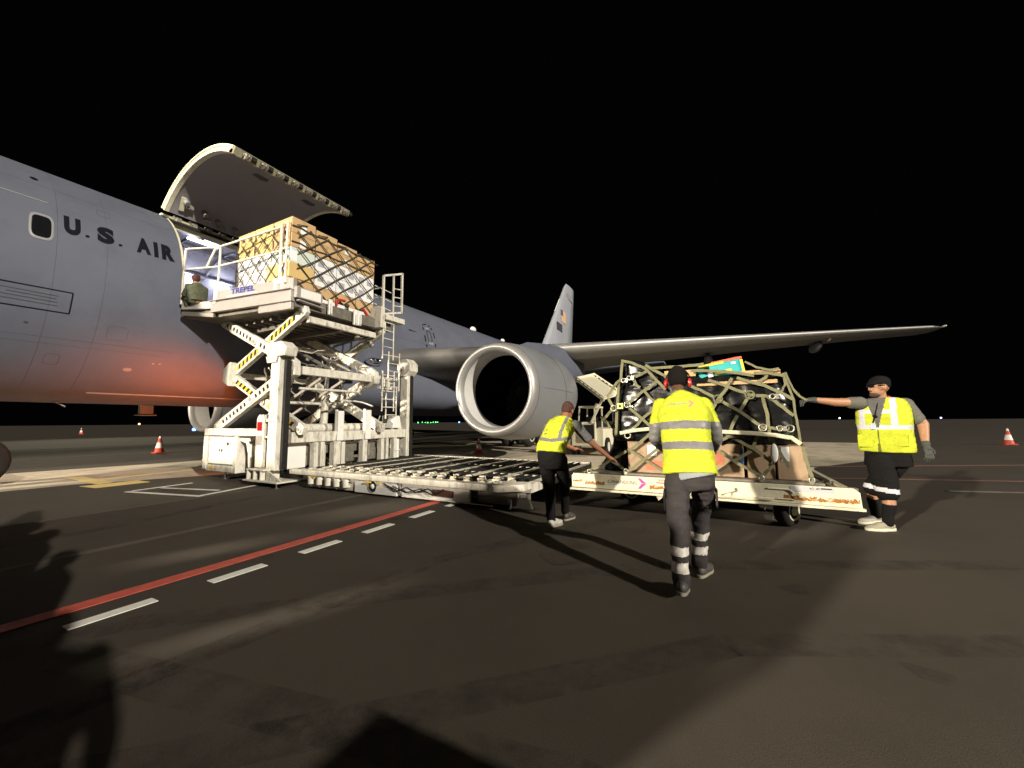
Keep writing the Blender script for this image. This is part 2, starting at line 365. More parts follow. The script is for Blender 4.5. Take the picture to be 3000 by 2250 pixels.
rnd = random.Random(11)
tm = bpy.data.materials.new('tyre_mark'); tm.use_nodes = True; nt_ = tm.node_tree; pb = nt_.nodes['Principled BSDF']; pb.inputs['Base Color'].default_value = (.014, .012, .010, 1); pb.inputs['Roughness'].default_value = .8
tcn = nt_.nodes.new('ShaderNodeTexCoord'); tn = nt_.nodes.new('ShaderNodeTexNoise'); tn.inputs['Scale'].default_value = 3.2; tn.inputs['Detail'].default_value = 8; tn.inputs['Roughness'].default_value = .75
tr = nt_.nodes.new('ShaderNodeMapRange'); tr.inputs['From Min'].default_value = .42; tr.inputs['From Max'].default_value = .72; tr.inputs['To Max'].default_value = .42
nt_.links.new(tcn.outputs['Object'], tn.inputs['Vector']); nt_.links.new(tn.outputs['Fac'], tr.inputs['Value']); nt_.links.new(tr.outputs['Result'], pb.inputs['Alpha'])
mb = MB()
for (pts, wd) in (([(9.0, 3.0), (11.0, 6.2), (13.5, 8.6), (17.5, 10.6), (24, 12.4)], .22), ([(8.0, 4.0), (10.2, 7.2), (13.0, 9.7), (17.2, 11.8), (24, 13.6)], .22), ([(10.6, -2), (10.8, 6), (11.2, 9.0), (12.2, 11), (14, 13)], .2), ([(19, 6), (16, 7.2), (13, 7.4), (9, 6.6), (4, 6)], .24), ([(6.8, 2), (6.9, 8), (6.4, 10.4)], .2)):
    q = []
    for a, b in zip(pts, pts[1:]):
        for t in range(8): q.append((a[0] + (b[0] - a[0]) * t / 8, a[1] + (b[1] - a[1]) * t / 8))
    for j in range(len(q) - 1):
        a, b = V((*q[j], .0032)), V((*q[j + 1], .0032)); d = (b - a).normalized(); x = V((-d.y, d.x, 0)) * wd / 2
        mb.add([a - x, a + x, b + x * 1.0, b - x], [(0, 1, 2, 3)])
for k in range(14):                       # oil spots
    x, y, r_ = rnd.uniform(8, 17), rnd.uniform(6.8, 13), rnd.uniform(.05, .22); mb.add([(x + r_ * (1 + .3 * math.sin(3 * t + k)) * math.cos(t), y + r_ * (1 + .3 * math.cos(2 * t + k)) * math.sin(t), .0036) for t in [2 * math.pi * j / 16 for j in range(16)]], [list(range(16))])
mb.build('tyre_marks_and_oil', tm, kind='structure')

# ---------------------------------------------------------------- the aircraft
ac = thing('tanker_aircraft', 'huge grey tanker aircraft with its side cargo door raised, standing behind the loader', 'aircraft', (0, 20, 0))
ZC, FR = 4.355, 2.51
DY0, DY1, DA0, DA1 = 10.3, 13.5, -9, 60
def fus_r(y):
    if y < 7.0: return FR * max(0.02, 1 - ((7.0 - y) / 7.0) ** 2.3) ** 0.62
    if y > 31: return FR * (1 - 0.90 * ((y - 31) / 16.0) ** 1.75)
    return FR
def fus_c(y):
    if y < 7.0: return ZC - 0.75 * ((7.0 - y) / 7.0) ** 2
    if y > 31: return ZC + (FR - fus_r(y)) * 0.80
    return ZC
def fus_p(y, a, off=0.0):
    r = fus_r(y) + off; s = math.sin(R_(a))
    return V((r * math.cos(R_(a)), y, fus_c(y) + r * s * (1.035 if s < 0 else 1)))
ys = [0.02, .15, .4, .8, 1.4, 2, 3, 4, 5, 6, 7] + [7.5, 8.5, 9.5, DY0, 11.1, 11.9, 12.7, DY1] + [14.5 + i * 1.5 for i in range(12)] + [32 + i * 1.25 for i in range(13)]
angs = list(range(-180, 180, 3)); NA = len(angs)
mb = MB(); mb.v = [fus_p(y, a) for y in ys for a in angs]
for i in range(len(ys) - 1):
    for k in range(NA):
        a = angs[k]
        if DY0 <= ys[i] < DY1 and DA0 <= a < DA1: continue
        mb.f.append([i * NA + k, i * NA + (k + 1) % NA, (i + 1) * NA + (k + 1) % NA, (i + 1) * NA + k]); mb.m.append(0); mb.s.append(True)
mb.f.append(list(range(NA))); mb.m.append(0); mb.s.append(True)
o = (len(ys) - 1) * NA; mb.f.append([o + k for k in range(NA)]); mb.m.append(0); mb.s.append(True)
# rounded corner gussets of the door opening
def outline(rad_y, inset=0.0, off=0.0, n=6):
    """rounded rectangle round the cargo opening as surface points (y, angle)"""
    ra = rad_y / FR * 57.3
    y0, y1 = DY0 + inset, DY1 - inset; a0, a1 = DA0 + inset / FR * 57.3, DA1 - inset / FR * 57.3
    pts = []
    for cy, ca, t0 in ((y0 + rad_y, a0 + ra, 180), (y1 - rad_y, a0 + ra, 270), (y1 - rad_y, a1 - ra, 0), (y0 + rad_y, a1 - ra, 90)):
        for j in range(n + 1):
            t = R_(t0 + 90 * j / n); pts.append((cy + rad_y * math.cos(t), ca + ra * math.sin(t)))
        # extra points along the long curved sides
    out = []
    for (p, q) in zip(pts, pts[1:] + pts[:1]):
        d = abs(q[1] - p[1]); k = max(1, int(d / 4))
        for j in range(k): out.append((p[0] + (q[0] - p[0]) * j / k, p[1] + (q[1] - p[1]) * j / k))
    return out
crn = [(DY0, DA0), (DY1, DA0), (DY1, DA1), (DY0, DA1)]
ra = 0.2 / FR * 57.3
for (cy, ca), (sy, sa) in zip(crn, ((1, 1), (-1, 1), (-1, -1), (1, -1))):
    arc = [(cy + sy * 0.2 * (1 - math.sin(R_(t))), ca + sa * ra * (1 - math.cos(R_(t)))) for t in range(0, 91, 15)]
    vs = [fus_p(cy, ca)] + [fus_p(y, a) for y, a in arc]
    mb.add(vs, [(0, j, j + 1) for j in range(1, len(vs) - 1)], 0, True)
fus = mb.build('fuselage', grey_paint, ac)
# door surround
ol = outline(0.2, 0.0); 
mb = MB(); mb.loft([[fus_p(y, a, 0.012) for y, a in ol], [fus_p(y, a, 0.012) for y, a in outline(0.16, 0.045)], [fus_p(y, a, -0.20) for y, a in outline(0.16, 0.05)]], 0, False, True, False)
mb.build('cargo_opening_frame', cream, ac)
mb = MB()
hp = [fus_p(y, DA1 + 2.0, 0.02) for y in (DY0 - .05, DY1 + .05)]
mb.bar(hp[0], hp[1], 0.12, 0.05); mb.bar(fus_p(DY0 - .05, DA1 - 2.5, -.02), fus_p(DY1, DA1 - 2.5, -.02), 0.05, 0.07, 1)
for k in range(9):
    y = DY0 + 0.2 + k * 0.35
    mb.cyl(fus_p(y, DA1 + 1, 0.06), fus_p(y + .16, DA1 + 1, 0.06), 0.06, 10, 2); mb.box(fus_p(y + .08, DA1 - 1, 0.03), (0.14, 0.10, 0.10), 2)
mb.build('door_hinge', [cream, black_steel, latch_metal], ac)
# cargo hold seen through the opening
mb = MB()
ra_ = 2.30; hy0, hy1 = 8.6, 19.0; fl_z = 3.96
aa = [a for a in range(-10, 191, 5)]
g = [[V((ra_ * math.cos(R_(a)), y, ZC + ra_ * math.sin(R_(a)))) for a in aa] for y in (hy0, DY0 + .02, DY1 - .02, hy1)]
for i in range(3):
    for k in range(len(aa) - 1):
        if i == 1 and -10 <= aa[k] < 60: continue
        mb.add([g[i][k], g[i][k + 1], g[i + 1][k + 1], g[i + 1][k]], [(0, 1, 2, 3)], 0, True)
for y in (hy0, hy1): mb.add([(-2.3, y, fl_z), (2.3, y, fl_z), (2.25, y, 4.9), (1.75, y, 5.85), (-1.75, y, 5.85), (-2.25, y, 4.9)], [(0, 1, 2, 3, 4, 5)], 0)
for k in range(9):
    y = 9.0 + k * 1.15
    mb.tube([(ra_ * .985 * math.cos(R_(a)), y, ZC + ra_ * .985 * math.sin(R_(a))) for a in range(65, 186, 10)], 0.03, 6, 1)
for a in (100, 128): mb.tube([(ra_ * .97 * math.cos(R_(a)), hy0, ZC + ra_ * .97 * math.sin(R_(a))), (ra_ * .97 * math.cos(R_(a)), hy1, ZC + ra_ * .97 * math.sin(R_(a)))], 0.045, 6, 1)
mb.build('cargo_hold_lining', [lining, label_grey], ac)
mb = MB(); mb.mm((-2.3, hy0, 3.90), (2.42, hy1, 3.96))
for k in range(6): mb.mm((-2.2, 10.5 + k * .55, 3.96), (2.40, 10.56 + k * .55, 3.985), 1)
mb.build('cargo_floor', [grey_steel, roller_steel], ac)
def strip_lamp(x, y, z, l):
    mb = MB(); mb.box((x, y, z), (0.16, l, 0.05)); mb.build('ceiling_lamp', lamp_white, ac)
strip_lamp(0.55, 11.5, 6.50, 0.75); strip_lamp(0.2, 14.4, 6.50, 0.9)
mb0 = None
for (x, y, z, r) in ((-1.35, 11.72, 5.76, .085), (-1.35, 11.95, 5.84, .10), (-1.35, 12.83, 5.88, .10), (-1.35, 13.05, 5.92, .085)):
    mb = MB(); mb.sphere((x, y, z), r, 12, 8); l = mb.build('work_lamp', lamp_spot, ac)
mb = MB(); mb.box((-1.45, 12.45, 5.58), (0.05, 0.16, 0.13)); mb.build('red_exit_sign', mat('red_sign', (0.6, 0.1, 0.1), 0.4, emit=(1, .25, .25), estr=1.2), ac)
hl = bpy.data.lights.new('hold_light', 'AREA'); hlo = bpy.data.objects.new('hold_light', hl); COL.objects.link(hlo)
hl.shape = 'RECTANGLE'; hl.size = 0.5; hl.size_y = 3.0; hl.energy = 24; hl.color = (0.74, 0.76, 1.0); hlo.location = (0.2, 12.2, 6.42)

# raised cargo door
hinge = fus_p(DY0, DA1 + 0.5, 0.02); rotm = Matrix.Rotation(R_(-80), 3, 'Y')
def dp(y, a, off):
    p = fus_p(11, a, off); p = V((p.x, 0, p.z)) - V((hinge.x, 0, hinge.z))
    p = rotm @ p; return V((p.x + hinge.x, y, p.z + hinge.z + 0.18))
da = [60 - 81 * k / 24 for k in range(25)]; dy0, dy1 = DY0 - 0.06, DY1 - 0.28
mb = MB()
def sheet(off, ya, yb, m): 
    vs = [dp(y, a, off) for y in (ya, yb) for a in da]; n = len(da)
    mb.add(vs, [(k, k + 1, n + k + 1, n + k) for k in range(n - 1)], m, True)
sheet(0.0, dy0, dy1, 0); sheet(-0.15, dy0 + .10, dy1 - .10, 1)
for ya, yb in ((dy0, dy0 + .10), (dy1, dy1 - .10)):
    vs = [dp(ya, a, 0) for a in da] + [dp(ya, a, -.17) for a in da] + [dp(yb, a, -.17) for a in da] + [dp(yb, a, -.12) for a in da]; n = len(da)
    mb.add(vs, [(j * n + k, j * n + k + 1, (j + 1) * n + k + 1, (j + 1) * n + k) for j in range(3) for k in range(n - 1)], 2, False)
door = mb.build('cargo_door', [grey_paint, door_inside, cream], ac)
# rubber seal ridge on the forward rim
for y_ in (dy0 - .012, dy1 + .012):
    mb = MB(); mb.tube([dp(y_, a, -.06) for a in da], 0.022, 6); mb.build('door_seal', cream, door)
# free edge with latches
mb = MB(); e0 = da[-1]
vs = [dp(y, a, o_) for y in (dy0, dy1) for (a, o_) in ((e0, 0.004), (e0 - 1.6, 0.0), (e0 - 1.6, -.17), (e0 + 3.5, -.18), (e0 + 3.5, -.15))]
mb.add(vs, [(j, j + 1, j + 6, j + 5) for j in range(4)], 0); mb.add(vs[:5], [(0, 1, 2, 3, 4)], 0); mb.add(vs[5:], [(0, 1, 2, 3, 4)], 0)
mb.build('door_edge', mat('door_edge_paint', (0.26, 0.245, 0.17), 0.55, var=0.2, scale=14), door)
for k in range(8):
    y = dy0 + 0.16 + k * 0.372
    mb = MB()
    mb.cyl(dp(y, e0 - 1.8, -.07), dp(y + .17, e0 - 1.8, -.07), 0.055, 10, 0); mb.cyl(dp(y + .03, e0 - 3.0, -.09), dp(y + .07, e0 - 3.0, -.09), 0.075, 10, 0)
    mb.cyl(dp(y + .10, e0 - 3.0, -.09), dp(y + .14, e0 - 3.0, -.09), 0.075, 10, 0); mb.box(dp(y + .24, e0 - 1.7, -.08), (0.09, 0.10, 0.09), 1); mb.box(dp(y - .05, e0 - .6, -.15), (0.05, 0.05, 0.08), 0)
    mb.build('latch', [latch_metal, black_steel], door)
for y0 in (11.15, 12.45):
    mb = MB(); A = 22.0
    mb.add([dp(y0, e0 + A - 4, -.156), dp(y0 + .30, e0 + A - 4, -.156), dp(y0 + .36, e0 + A + 1, -.156), dp(y0 + .24, e0 + A + 3, -.156), dp(y0 - .02, e0 + A + 1, -.156)], [(0, 1, 2, 3, 4)])
    mb.build('inspection_panel', mat('recess', (0.06, 0.055, 0.06), 0.7), door)
for (y0, a) in ((10.55, 49), (11.0, 52), (11.35, 54), (11.8, 55), (12.15, 56), (12.6, 57)):
    mb = MB(); mb.cyl(dp(y0, a, -.16), dp(y0 + .02, a, -.30), 0.07, 10, 0, 0.055); mb.box(dp(y0 + .12, a + 3, -.19), (0.08, 0.16, 0.10), 1); mb.build('door_actuator', [mat('actuator_grey', (0.22, 0.21, 0.22), 0.4, var=0.2), latch_metal], door)
mb = MB(); mb.bar(dp(dy0 + .30, 56, -.19), dp(dy0 + .24, 47, -.19), 0.10, 0.03); mb.build('door_placard', cream, door)

# writing on the fuselage
def curved_text(name, s, y0, y1, a0, a1, m, bold=0.0, skew=0.0):
    pv, fs = text_pts(s, bold); mb = MB()
    mb.add([fus_p(y0 + (y1 - y0) * x, a0 + (a1 - a0) * t + skew * x, 0.006) for x, t in pv], fs); mb.build(name, m, ac)
for ch, y0, y1, a0, a1, bd in (('U', 8.40, 8.63, 14.1, 23.7, .07), ('.', 8.69, 8.755, 15.0, 16.4, 0), ('S', 8.865, 9.125, 14.7, 23.9, .07), ('.', 9.185, 9.25, 15.4, 16.8, 0), ('A', 9.48, 9.73, 15.2, 24.7, .06), ('I', 9.785, 9.862, 15.2, 24.7, 0), ('R', 9.925, 10.165, 15.3, 25.0, .07)):
    curved_text('fuselage_letter' if ch != '.' else 'fuselage_full_stop', ch, y0, y1, a0, a1, marking, bd, 0.3)
# crew window
def surf_poly(mb, pts, off, m=0): mb.add([fus_p(y, a, off) for y, a in pts], [list(range(len(pts)))], m)
def rrect(yc, ac_, hy, ha, p=4.0, n=28): return [(yc + hy * math.copysign(abs(math.cos(t)) ** (2 / p), math.cos(t)), ac_ + ha * math.copysign(abs(math.sin(t)) ** (2 / p), math.sin(t))) for t in [2 * math.pi * k / n for k in range(n)]]
mb = MB(); surf_poly(mb, rrect(8.115, 14.2, .125, 5.2), 0.014); wn = mb.build('cabin_window', glass_dark, ac)
mb = MB(); mb.loft([[fus_p(y, a, .004) for y, a in rrect(8.115, 14.2, .158, 6.4)], [fus_p(y, a, .02) for y, a in rrect(8.115, 14.2, .152, 6.2)], [fus_p(y, a, .014) for y, a in rrect(8.115, 14.2, .125, 5.2)]], 0, False); mb.build('window_frame', grey_light, wn)
mb = MB()
for (y0, b0, y1, b1) in ((7.2, -12.4, 8.6, -12.0), (8.6, -12.0, 8.6, -21.1), (8.6, -21.1, 7.2, -21.3)):
    n = 8; mb.tube([fus_p(y0 + (y1 - y0) * k / n, b0 + (b1 - b0) * k / n, 0.003) for k in range(n + 1)], 0.011, 6)
rg = mb.build('rescue_panel_outline', marking, ac)
mb = MB()
for (b, y0, y1) in ((-14.4, 7.7, 8.42), (-15.7, 7.8, 8.40), (-17.1, 7.7, 8.42), (-18.6, 7.75, 8.43)):
    mb.tube([fus_p(y0 + (y1 - y0) * k / 5, b, 0.0) for k in range(6)], 0.007, 5)
mb.build('panel_louvre', mark_grey, ac)
mb = MB(); surf_poly(mb, rrect(8.07, 43.6, .055, 1.2, 2), 0.006); mb.build('vent_port', marking, ac)
mb = MB(); mb.tube([fus_p(7.3 + .18 * k, 28.0, 0.004) for k in range(6)], 0.012, 5); mb.build('skin_seam', grey_light, ac)
for (y, a, r_, mt) in ((9.71, -46.0, .075, 'lamp'), (10.1, -40.8, .025, 'a'), (10.22, -40.6, .022, 'b'), (8.1, -27.5, .03, 'c')):
    mb = MB(); surf_poly(mb, rrect(y, a, r_, r_ / FR * 40, 2), 0.007); mb.build('service_port', grey_light if mt != 'c' else mark_grey, ac)
for k in range(3):
    mb = MB(); mb.tube([fus_p(y, a, 0.001) for y, a in [(11.0 + 3.9 * (k + 1), t) for t in range(-60, 91, 10)]], 0.006, 5); mb.build('frame_seam', mark_grey, ac)
mb = MB(); mb.tube([fus_p(7.2 + k * .4, -33, 0.0) for k in range(9)], 0.003, 5); mb.build('skin_seam', mark_grey, ac)
for y_ in (8.32, 9.02, 15.6, 17.1, 20.6, 22.2, 23.8, 25.6, 27.4):
    mb = MB(); mb.tube([fus_p(y_, t, 0) for t in range(-66, 88, 3)], 0.0026, 5); mb.build('skin_seam', mark_grey, ac)
for a_, ya_, yb_ in ((-36, 7.2, 10.2), (39, 7.2, 10.2), (6, 14.0, 28.0), (33, 14.0, 30.0)):
    mb = MB(); mb.tube([fus_p(ya_ + (yb_ - ya_) * k / 12, a_, -.001) for k in range(13)], 0.0036, 5); mb.build('skin_seam', mark_grey, ac)
for (y_, a_, hy_, ha_) in ((9.35, -27, .16, 3.5), (8.55, -44, .10, 3.0), (9.0, 33, .10, 2.0), (16.4, 22, .14, 3), (21.4, 12, .12, 3)):
    pts_ = rrect(y_, a_, hy_, ha_, 6, 24); mb = MB(); mb.tube([fus_p(y, a, -.0005) for y, a in pts_ + pts_[:1]], .0035, 5); mb.build('access_panel_seam', mark_grey, ac)
# overwing hatch: broken black outline and handles
mb = MB()
pts = rrect(19.37, 15.2, .34, 14.5, 3.2, 24)
for k in range(0, 24, 2): 
    p, q = pts[k], pts[k + 1]; p2 = ((p[0] * .2 + q[0] * .8), (p[1] * .2 + q[1] * .8)); e = [fus_p(p[0], p[1], .006), fus_p(q[0], q[1], .006)]; mb.tube(e, 0.028, 5)
mb.build('escape_hatch_outline', marking, ac)
mb = MB(); mb.loft([[fus_p(y, a, .004) for y, a in rrect(19.37, 15.6, .17, 7.5, 3)], [fus_p(y, a, .012) for y, a in rrect(19.37, 15.6, .10, 6.0, 3)]], 0, False); mb.build('escape_hatch_window', mark_grey, ac)
for q_ in (rrect(19.40, 8.5, .15, 1.5, 4), rrect(19.33, 24.5, .12, 1.2, 4)):
    mb = MB(); surf_poly(mb, q_, .009); mb.build('hatch_placard', grey_light, ac)
mb = MB(); mb.loft([[fus_p(18.05, 16.8, .004), fus_p(18.05, 15.8, .004), fus_p(18.05, 16.3, .09)], [fus_p(18.5, 16.4, .0), fus_p(18.5, 16.0, .0), fus_p(18.5, 16.2, .03)]]); mb.build('pitot_probe', mark_grey, ac)
# antennas on the crown and belly
for (y, h, l) in ((25.0, .16, .55), (28.6, .12, .4), (33.5, .07, .5)):
    mb = MB(); top = fus_p(y, 66, 0); mb.sphere(top + V((0, 0, h * .35)), (.12, l / 2, h), 12, 8); mb.build('crown_antenna', white_clean if h > .1 else grey_light, ac)
mb = MB(); mb.box((-0.80, 10.98, 1.66), (0.10, 0.30, 0.24)); mb.box((-0.80, 10.98, 1.50), (0.22, 0.42, 0.025)); mb.build('belly_antenna', grey_light, ac)
mb = MB(); mb.loft([[(0.3, 9.0, 1.79), (.36, 9.0, 1.77), (.3, 9.0, 1.75)], [(0.3, 9.16, 1.68), (.36, 9.16, 1.67), (.3, 9.16, 1.64)]]); mb.build('drain_mast', grey_light, ac)
mb = MB(); mb.loft([[(s * .0 + x, y, z) for x, z in ((0.95, 2.04), (1.02, 2.02), (1.0, 1.96), (.8, 1.92))] for s, y in ((0, 9.3), (0, 12), (0, 15.5))]); mb.build('belly_edge_strip', grey_light, ac)  # thin paler strip along the lower belly edge

# wing-to-body fairing, wings
mb = MB(); rings = []
for i, (y, wx, zt, zb) in enumerate(((13.6, 2.0, 3.3, 2.2), (14.6, 2.42, 3.50, 1.85), (16.2, 2.72, 3.78, 1.65), (19, 2.9, 3.85, 1.58), (24, 2.9, 3.6, 1.58), (28, 2.7, 3.3, 1.65), (31, 2.2, 3.0, 1.95), (32.5, 1.7, 2.8, 2.3))):
    ring = []
    for k in range(32):
        t = 2 * math.pi * k / 32; c, s_ = math.cos(t), math.sin(t)
        ring.append((wx * math.copysign(abs(c) ** .6, c), y, (zt + zb) / 2 + (zt - zb) / 2 * math.copysign(abs(s_) ** .75, s_)))
    rings.append(ring)
mb.loft(rings); mb.build('wing_root_fairing', grey_paint, ac)
def airfoil(x, yle, z, ch, t, tw=0.0):
    n = 14; up = []; lo = []
    for k in range(n + 1):
        u = 0.5 * (1 - math.cos(math.pi * k / n)); th = 5 * t * (0.2969 * math.sqrt(u) - 0.126 * u - 0.3516 * u * u + 0.2843 * u ** 3 - 0.1036 * u ** 4)
        cb = 0.012 * math.sin(math.pi * u)
        up.append(V((x, yle + ch * u, z + ch * (th * .95 + cb) - ch * u * tw))); lo.append(V((x, yle + ch * u, z + ch * (-th * 1.05 + cb * .4) - ch * u * tw)))
    return up[::-1] + lo[1:-1]
for sx in (1, -1):
    mb = MB()
    secs = ((1.6, 16.0, 3.66, 12.0, .14, .02), (2.6, 17.05, 3.74, 10.8, .13, .015), (5.2, 18.95, 4.0, 8.9, .11, .0), (8.0, 21.0, 4.28, 7.1, .10, -.008), (15.0, 26.15, 4.98, 4.8, .09, -.012), (20, 29.82, 5.46, 3.25, .09, -.01), (23.2, 32.2, 5.76, 2.3, .10, 0), (23.75, 32.9, 5.82, 1.5, .07, 0))
    mb.loft([[V((p.x * sx, p.y, p.z)) for p in airfoil(*s_)] for s_ in secs])
    wing = mb.build('wing', mat('wing_grey', (0.13, 0.125, 0.12), 0.4, var=0.08, scale=.8), ac)
    # bare metal leading edge
    mb = MB(); le = []
    for x, yl, z, ch, t, tw in secs[2:-1]:
        af = airfoil(x, yl - .012, z, ch, t * 1.03, tw); n = len(af); i0 = 14
        le.append([V((af[j].x * sx, af[j].y, af[j].z)) for j in range(i0 - 4, i0 + 5)])
    mb.loft(le, 0, False, False); mb.build('leading_edge', lip_metal, wing)
    if sx == 1:
        for (x, l, zz) in ((6.6, 4.2, 3.66), (13.3, 3.4, 4.42), (18.3, 2.4, 5.02)):
            yc = 17 + (x - 2.5) * .734 + (11 - x * .42) * .78
            mb = MB(); mb.sphere((x, yc, zz), (.22, l / 2, .26), 12, 10); mb.build('flap_track_fairing', grey_paint, wing)
        mb = MB(); mb.sphere((23.72, 32.6, 5.80), (.07, .18, .05)); mb.build('tip_light', hub_white, wing)
        mb = MB(); mb.sphere((18.6, 29.8, 5.14), (.06, .3, .06)); mb.build('wing_light', hub_white, wing)
        mb = MB(); mb.sphere((2.52, 16.15, 3.47), (.22, .36, .16)); mb.build('landing_light', chrome, ac)
        for dy in (-.2, 0.0, .2):
            mb = MB(); mb.sphere((2.66, 16.05 + dy, 3.49), (.09, .08, .08)); mb.build('landing_light', chrome, ac)
# engines
def engine(sx):
    ex, ez, y0 = 7.93 * sx, 2.18, 15.45
    def lathe(prof, m, name, parent, n=56, cap=False):
        mb = MB(); mb.loft([mb.ring((ex, y, ez + dz), (0, 1, 0), r, n) for y, r, dz in prof], 0, cap); return mb.build(name, m, parent)
    cowl = lathe([(y0 + .24, 1.345, 0), (y0 + .5, 1.405, 0), (y0 + 1.1, 1.47, -.01), (y0 + 1.9, 1.49, -.01), (y0 + 2.8, 1.45, 0), (y0 + 3.6, 1.33, .03), (y0 + 4.15, 1.17, .05), (y0 + 4.12, 1.10, .05), (y0 + 3.4, 1.12, .05)], grey_paint if False else mat('nacelle_grey', (0.185, 0.192, 0.205), 0.42, var=0.06, scale=1.6), 'engine', ac)
    lip = lathe([(y0 + .26, 1.350, 0), (y0 + .10, 1.315, 0), (y0 + .02, 1.265, 0), (y0 - .01, 1.215, 0), (y0 + .02, 1.165, 0), (y0 + .10, 1.12, 0), (y0 + .22, 1.09, 0)], lip_metal, 'inlet_lip', cowl)
    lathe([(y0 + .22, 1.09, 0), (y0 + .5, 1.07, 0), (y0 + .80, 1.075, 0)], inlet_grey, 'inlet_duct', cowl)
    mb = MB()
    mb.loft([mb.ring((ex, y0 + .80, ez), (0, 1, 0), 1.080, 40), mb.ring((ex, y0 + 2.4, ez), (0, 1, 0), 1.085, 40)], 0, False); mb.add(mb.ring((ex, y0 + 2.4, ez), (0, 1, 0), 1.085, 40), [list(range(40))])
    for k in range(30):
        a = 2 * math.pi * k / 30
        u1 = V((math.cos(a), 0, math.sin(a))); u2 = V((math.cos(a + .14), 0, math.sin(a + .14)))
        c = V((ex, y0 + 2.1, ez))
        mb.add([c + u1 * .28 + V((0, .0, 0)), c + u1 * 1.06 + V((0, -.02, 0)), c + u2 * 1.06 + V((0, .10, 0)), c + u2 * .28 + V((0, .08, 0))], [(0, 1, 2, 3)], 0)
    mb.build('fan', fan_shade_black, cowl)
    mb = MB(); mb.loft([mb.ring((ex, y0 + 1.7 + .4 * k / 5, ez), (0, 1, 0), .02 + .27 * math.sin(k / 5 * math.pi / 2), 20) for k in range(6)]); mb.build('spinner', fan_shade_black, cowl)
    lathe([(y0 + 3.3, .90, .05), (y0 + 4.4, .80, .06), (y0 + 5.4, .56, .08), (y0 + 5.36, .52, .08), (y0 + 4.8, .5, .08)], lip_metal, 'exhaust_nozzle', cowl)
    lathe([(y0 + 4.9, .36, .08), (y0 + 5.9, .05, .08)], dark_metal, 'exhaust_plug', cowl, 24, True)
    # pylon
    mb = MB(); rings = []
    for (y, zt, zb, hw) in ((y0 + 1.5, 3.66, 3.5, .06), (y0 + 2.4, 3.95, 3.2, .17), (y0 + 3.6, 4.12, 3.1, .22), (y0 + 4.8, 4.25, 2.85, .22), (y0 + 5.9, 4.28, 2.75, .20), (y0 + 7.2, 4.2, 3.0, .18), (y0 + 8.6, 4.05, 3.5, .10)):
        rings.append([(ex - hw, y, zb), (ex + hw, y, zb), (ex + hw * 1.05, y, (zt + zb) / 2), (ex + hw * .8, y, zt - .05), (ex, y, zt), (ex - hw * .8, y, zt - .05), (ex - hw * 1.05, y, (zt + zb) / 2)])
    mb.loft(rings); mb.build('engine_pylon', grey_paint, ac)
    mb = MB()
    mb.torus((ex, y0 + .26, ez), (0, 1, 0), 1.351, .006, 56, 4); mb.torus((ex, y0 + 2.05, ez - .01), (0, 1, 0), 1.487, .006, 56, 4)
    sgn = 1
    mb.tube([(ex + 1.41 * .995, y0 + .5, ez), (ex + 1.47, y0 + 1.1, ez), (ex + 1.49, y0 + 1.9, ez), (ex + 1.45, y0 + 2.8, ez)], .006, 5)
    mb.tube([(ex - 1.30, y0 + .5, ez + .55), (ex - 1.36, y0 + 1.1, ez + .57), (ex - 1.38, y0 + 1.9, ez + .57)], .006, 5)
    mb.build('cowl_seam', mark_grey, cowl)
    return cowl
engine(1); engine(-1)
# tail
def fin_pt(u, t, s_):   # u 0 leading edge .. 1 trailing edge, t height
    return None
mb = MB()
def fsec(z, yle, yte, hw): return [(0, yle, z), (hw * .75, yle + (yte - yle) * .12, z), (hw, yle + (yte - yle) * .35, z), (hw * .6, yle + (yte - yle) * .7, z), (0.01, yte, z), (-0.01, yte, z), (-hw * .6, yle + (yte - yle) * .7, z), (-hw, yle + (yte - yle) * .35, z), (-hw * .75, yle + (yte - yle) * .12, z)]
mb.loft([fsec(6.2, 35.2, 45.5, .42), fsec(6.9, 36.6, 45.55, .40), fsec(8.0, 37.6, 45.7, .36), fsec(12.0, 41.0, 46.4, .25), fsec(15.3, 43.75, 46.95, .15), fsec(15.85, 44.4, 46.95, .10)])
fin = mb.build('tail_fin', mat('fin_grey', (0.30, 0.315, 0.36), 0.5, var=0.06, scale=.7), ac)
def fin_mark(name, pts, m, off=.02):
    mb = MB()
    def hw(z): return .40 + (.10 - .40) * (z - 6.9) / (15.85 - 6.9) 
    mb.prism([(hw(z) + off, y, z) for y, z in pts], (.01, 0, 0)); mb.build(name, m, fin)
fin_mark('flag_canton', [(42.2, 12.5), (42.75, 12.45), (42.7, 11.85), (42.12, 11.9)], mat('flag_blue', (0.10, 0.10, 0.14), .6))
fin_mark('flag_stripes', [(42.78, 12.45), (43.5, 12.38), (43.44, 11.15), (42.2, 11.27), (42.15, 11.87), (42.73, 11.83)], mat('flag_stripes', (0.62, 0.40, 0.24), .6, var=.3, scale=9))
fin_mark('unit_marking', [(40.9, 10.95), (42.3, 10.85), (42.2, 10.05), (40.85, 10.15)], mark_grey)
fin_mark('tail_band', [(44.3, 14.85), (46.1, 14.68), (46.05, 14.1), (43.9, 14.3)], grey_light)
fin_mark('small_marking', [(42.6, 8.3), (43.8, 8.25), (43.8, 7.9), (42.6, 7.95)], mark_grey)
mb = MB(); mb.tube([(0, 41.03, 12.0), (0, 42.38, 13.6)], .045, 6); mb.build('fin_leading_strip', white_clean, fin)
mb = MB(); mb.sphere((0, 36.0, 6.95), (.2, .5, .22)); mb.build('tail_beacon', white_clean, ac)
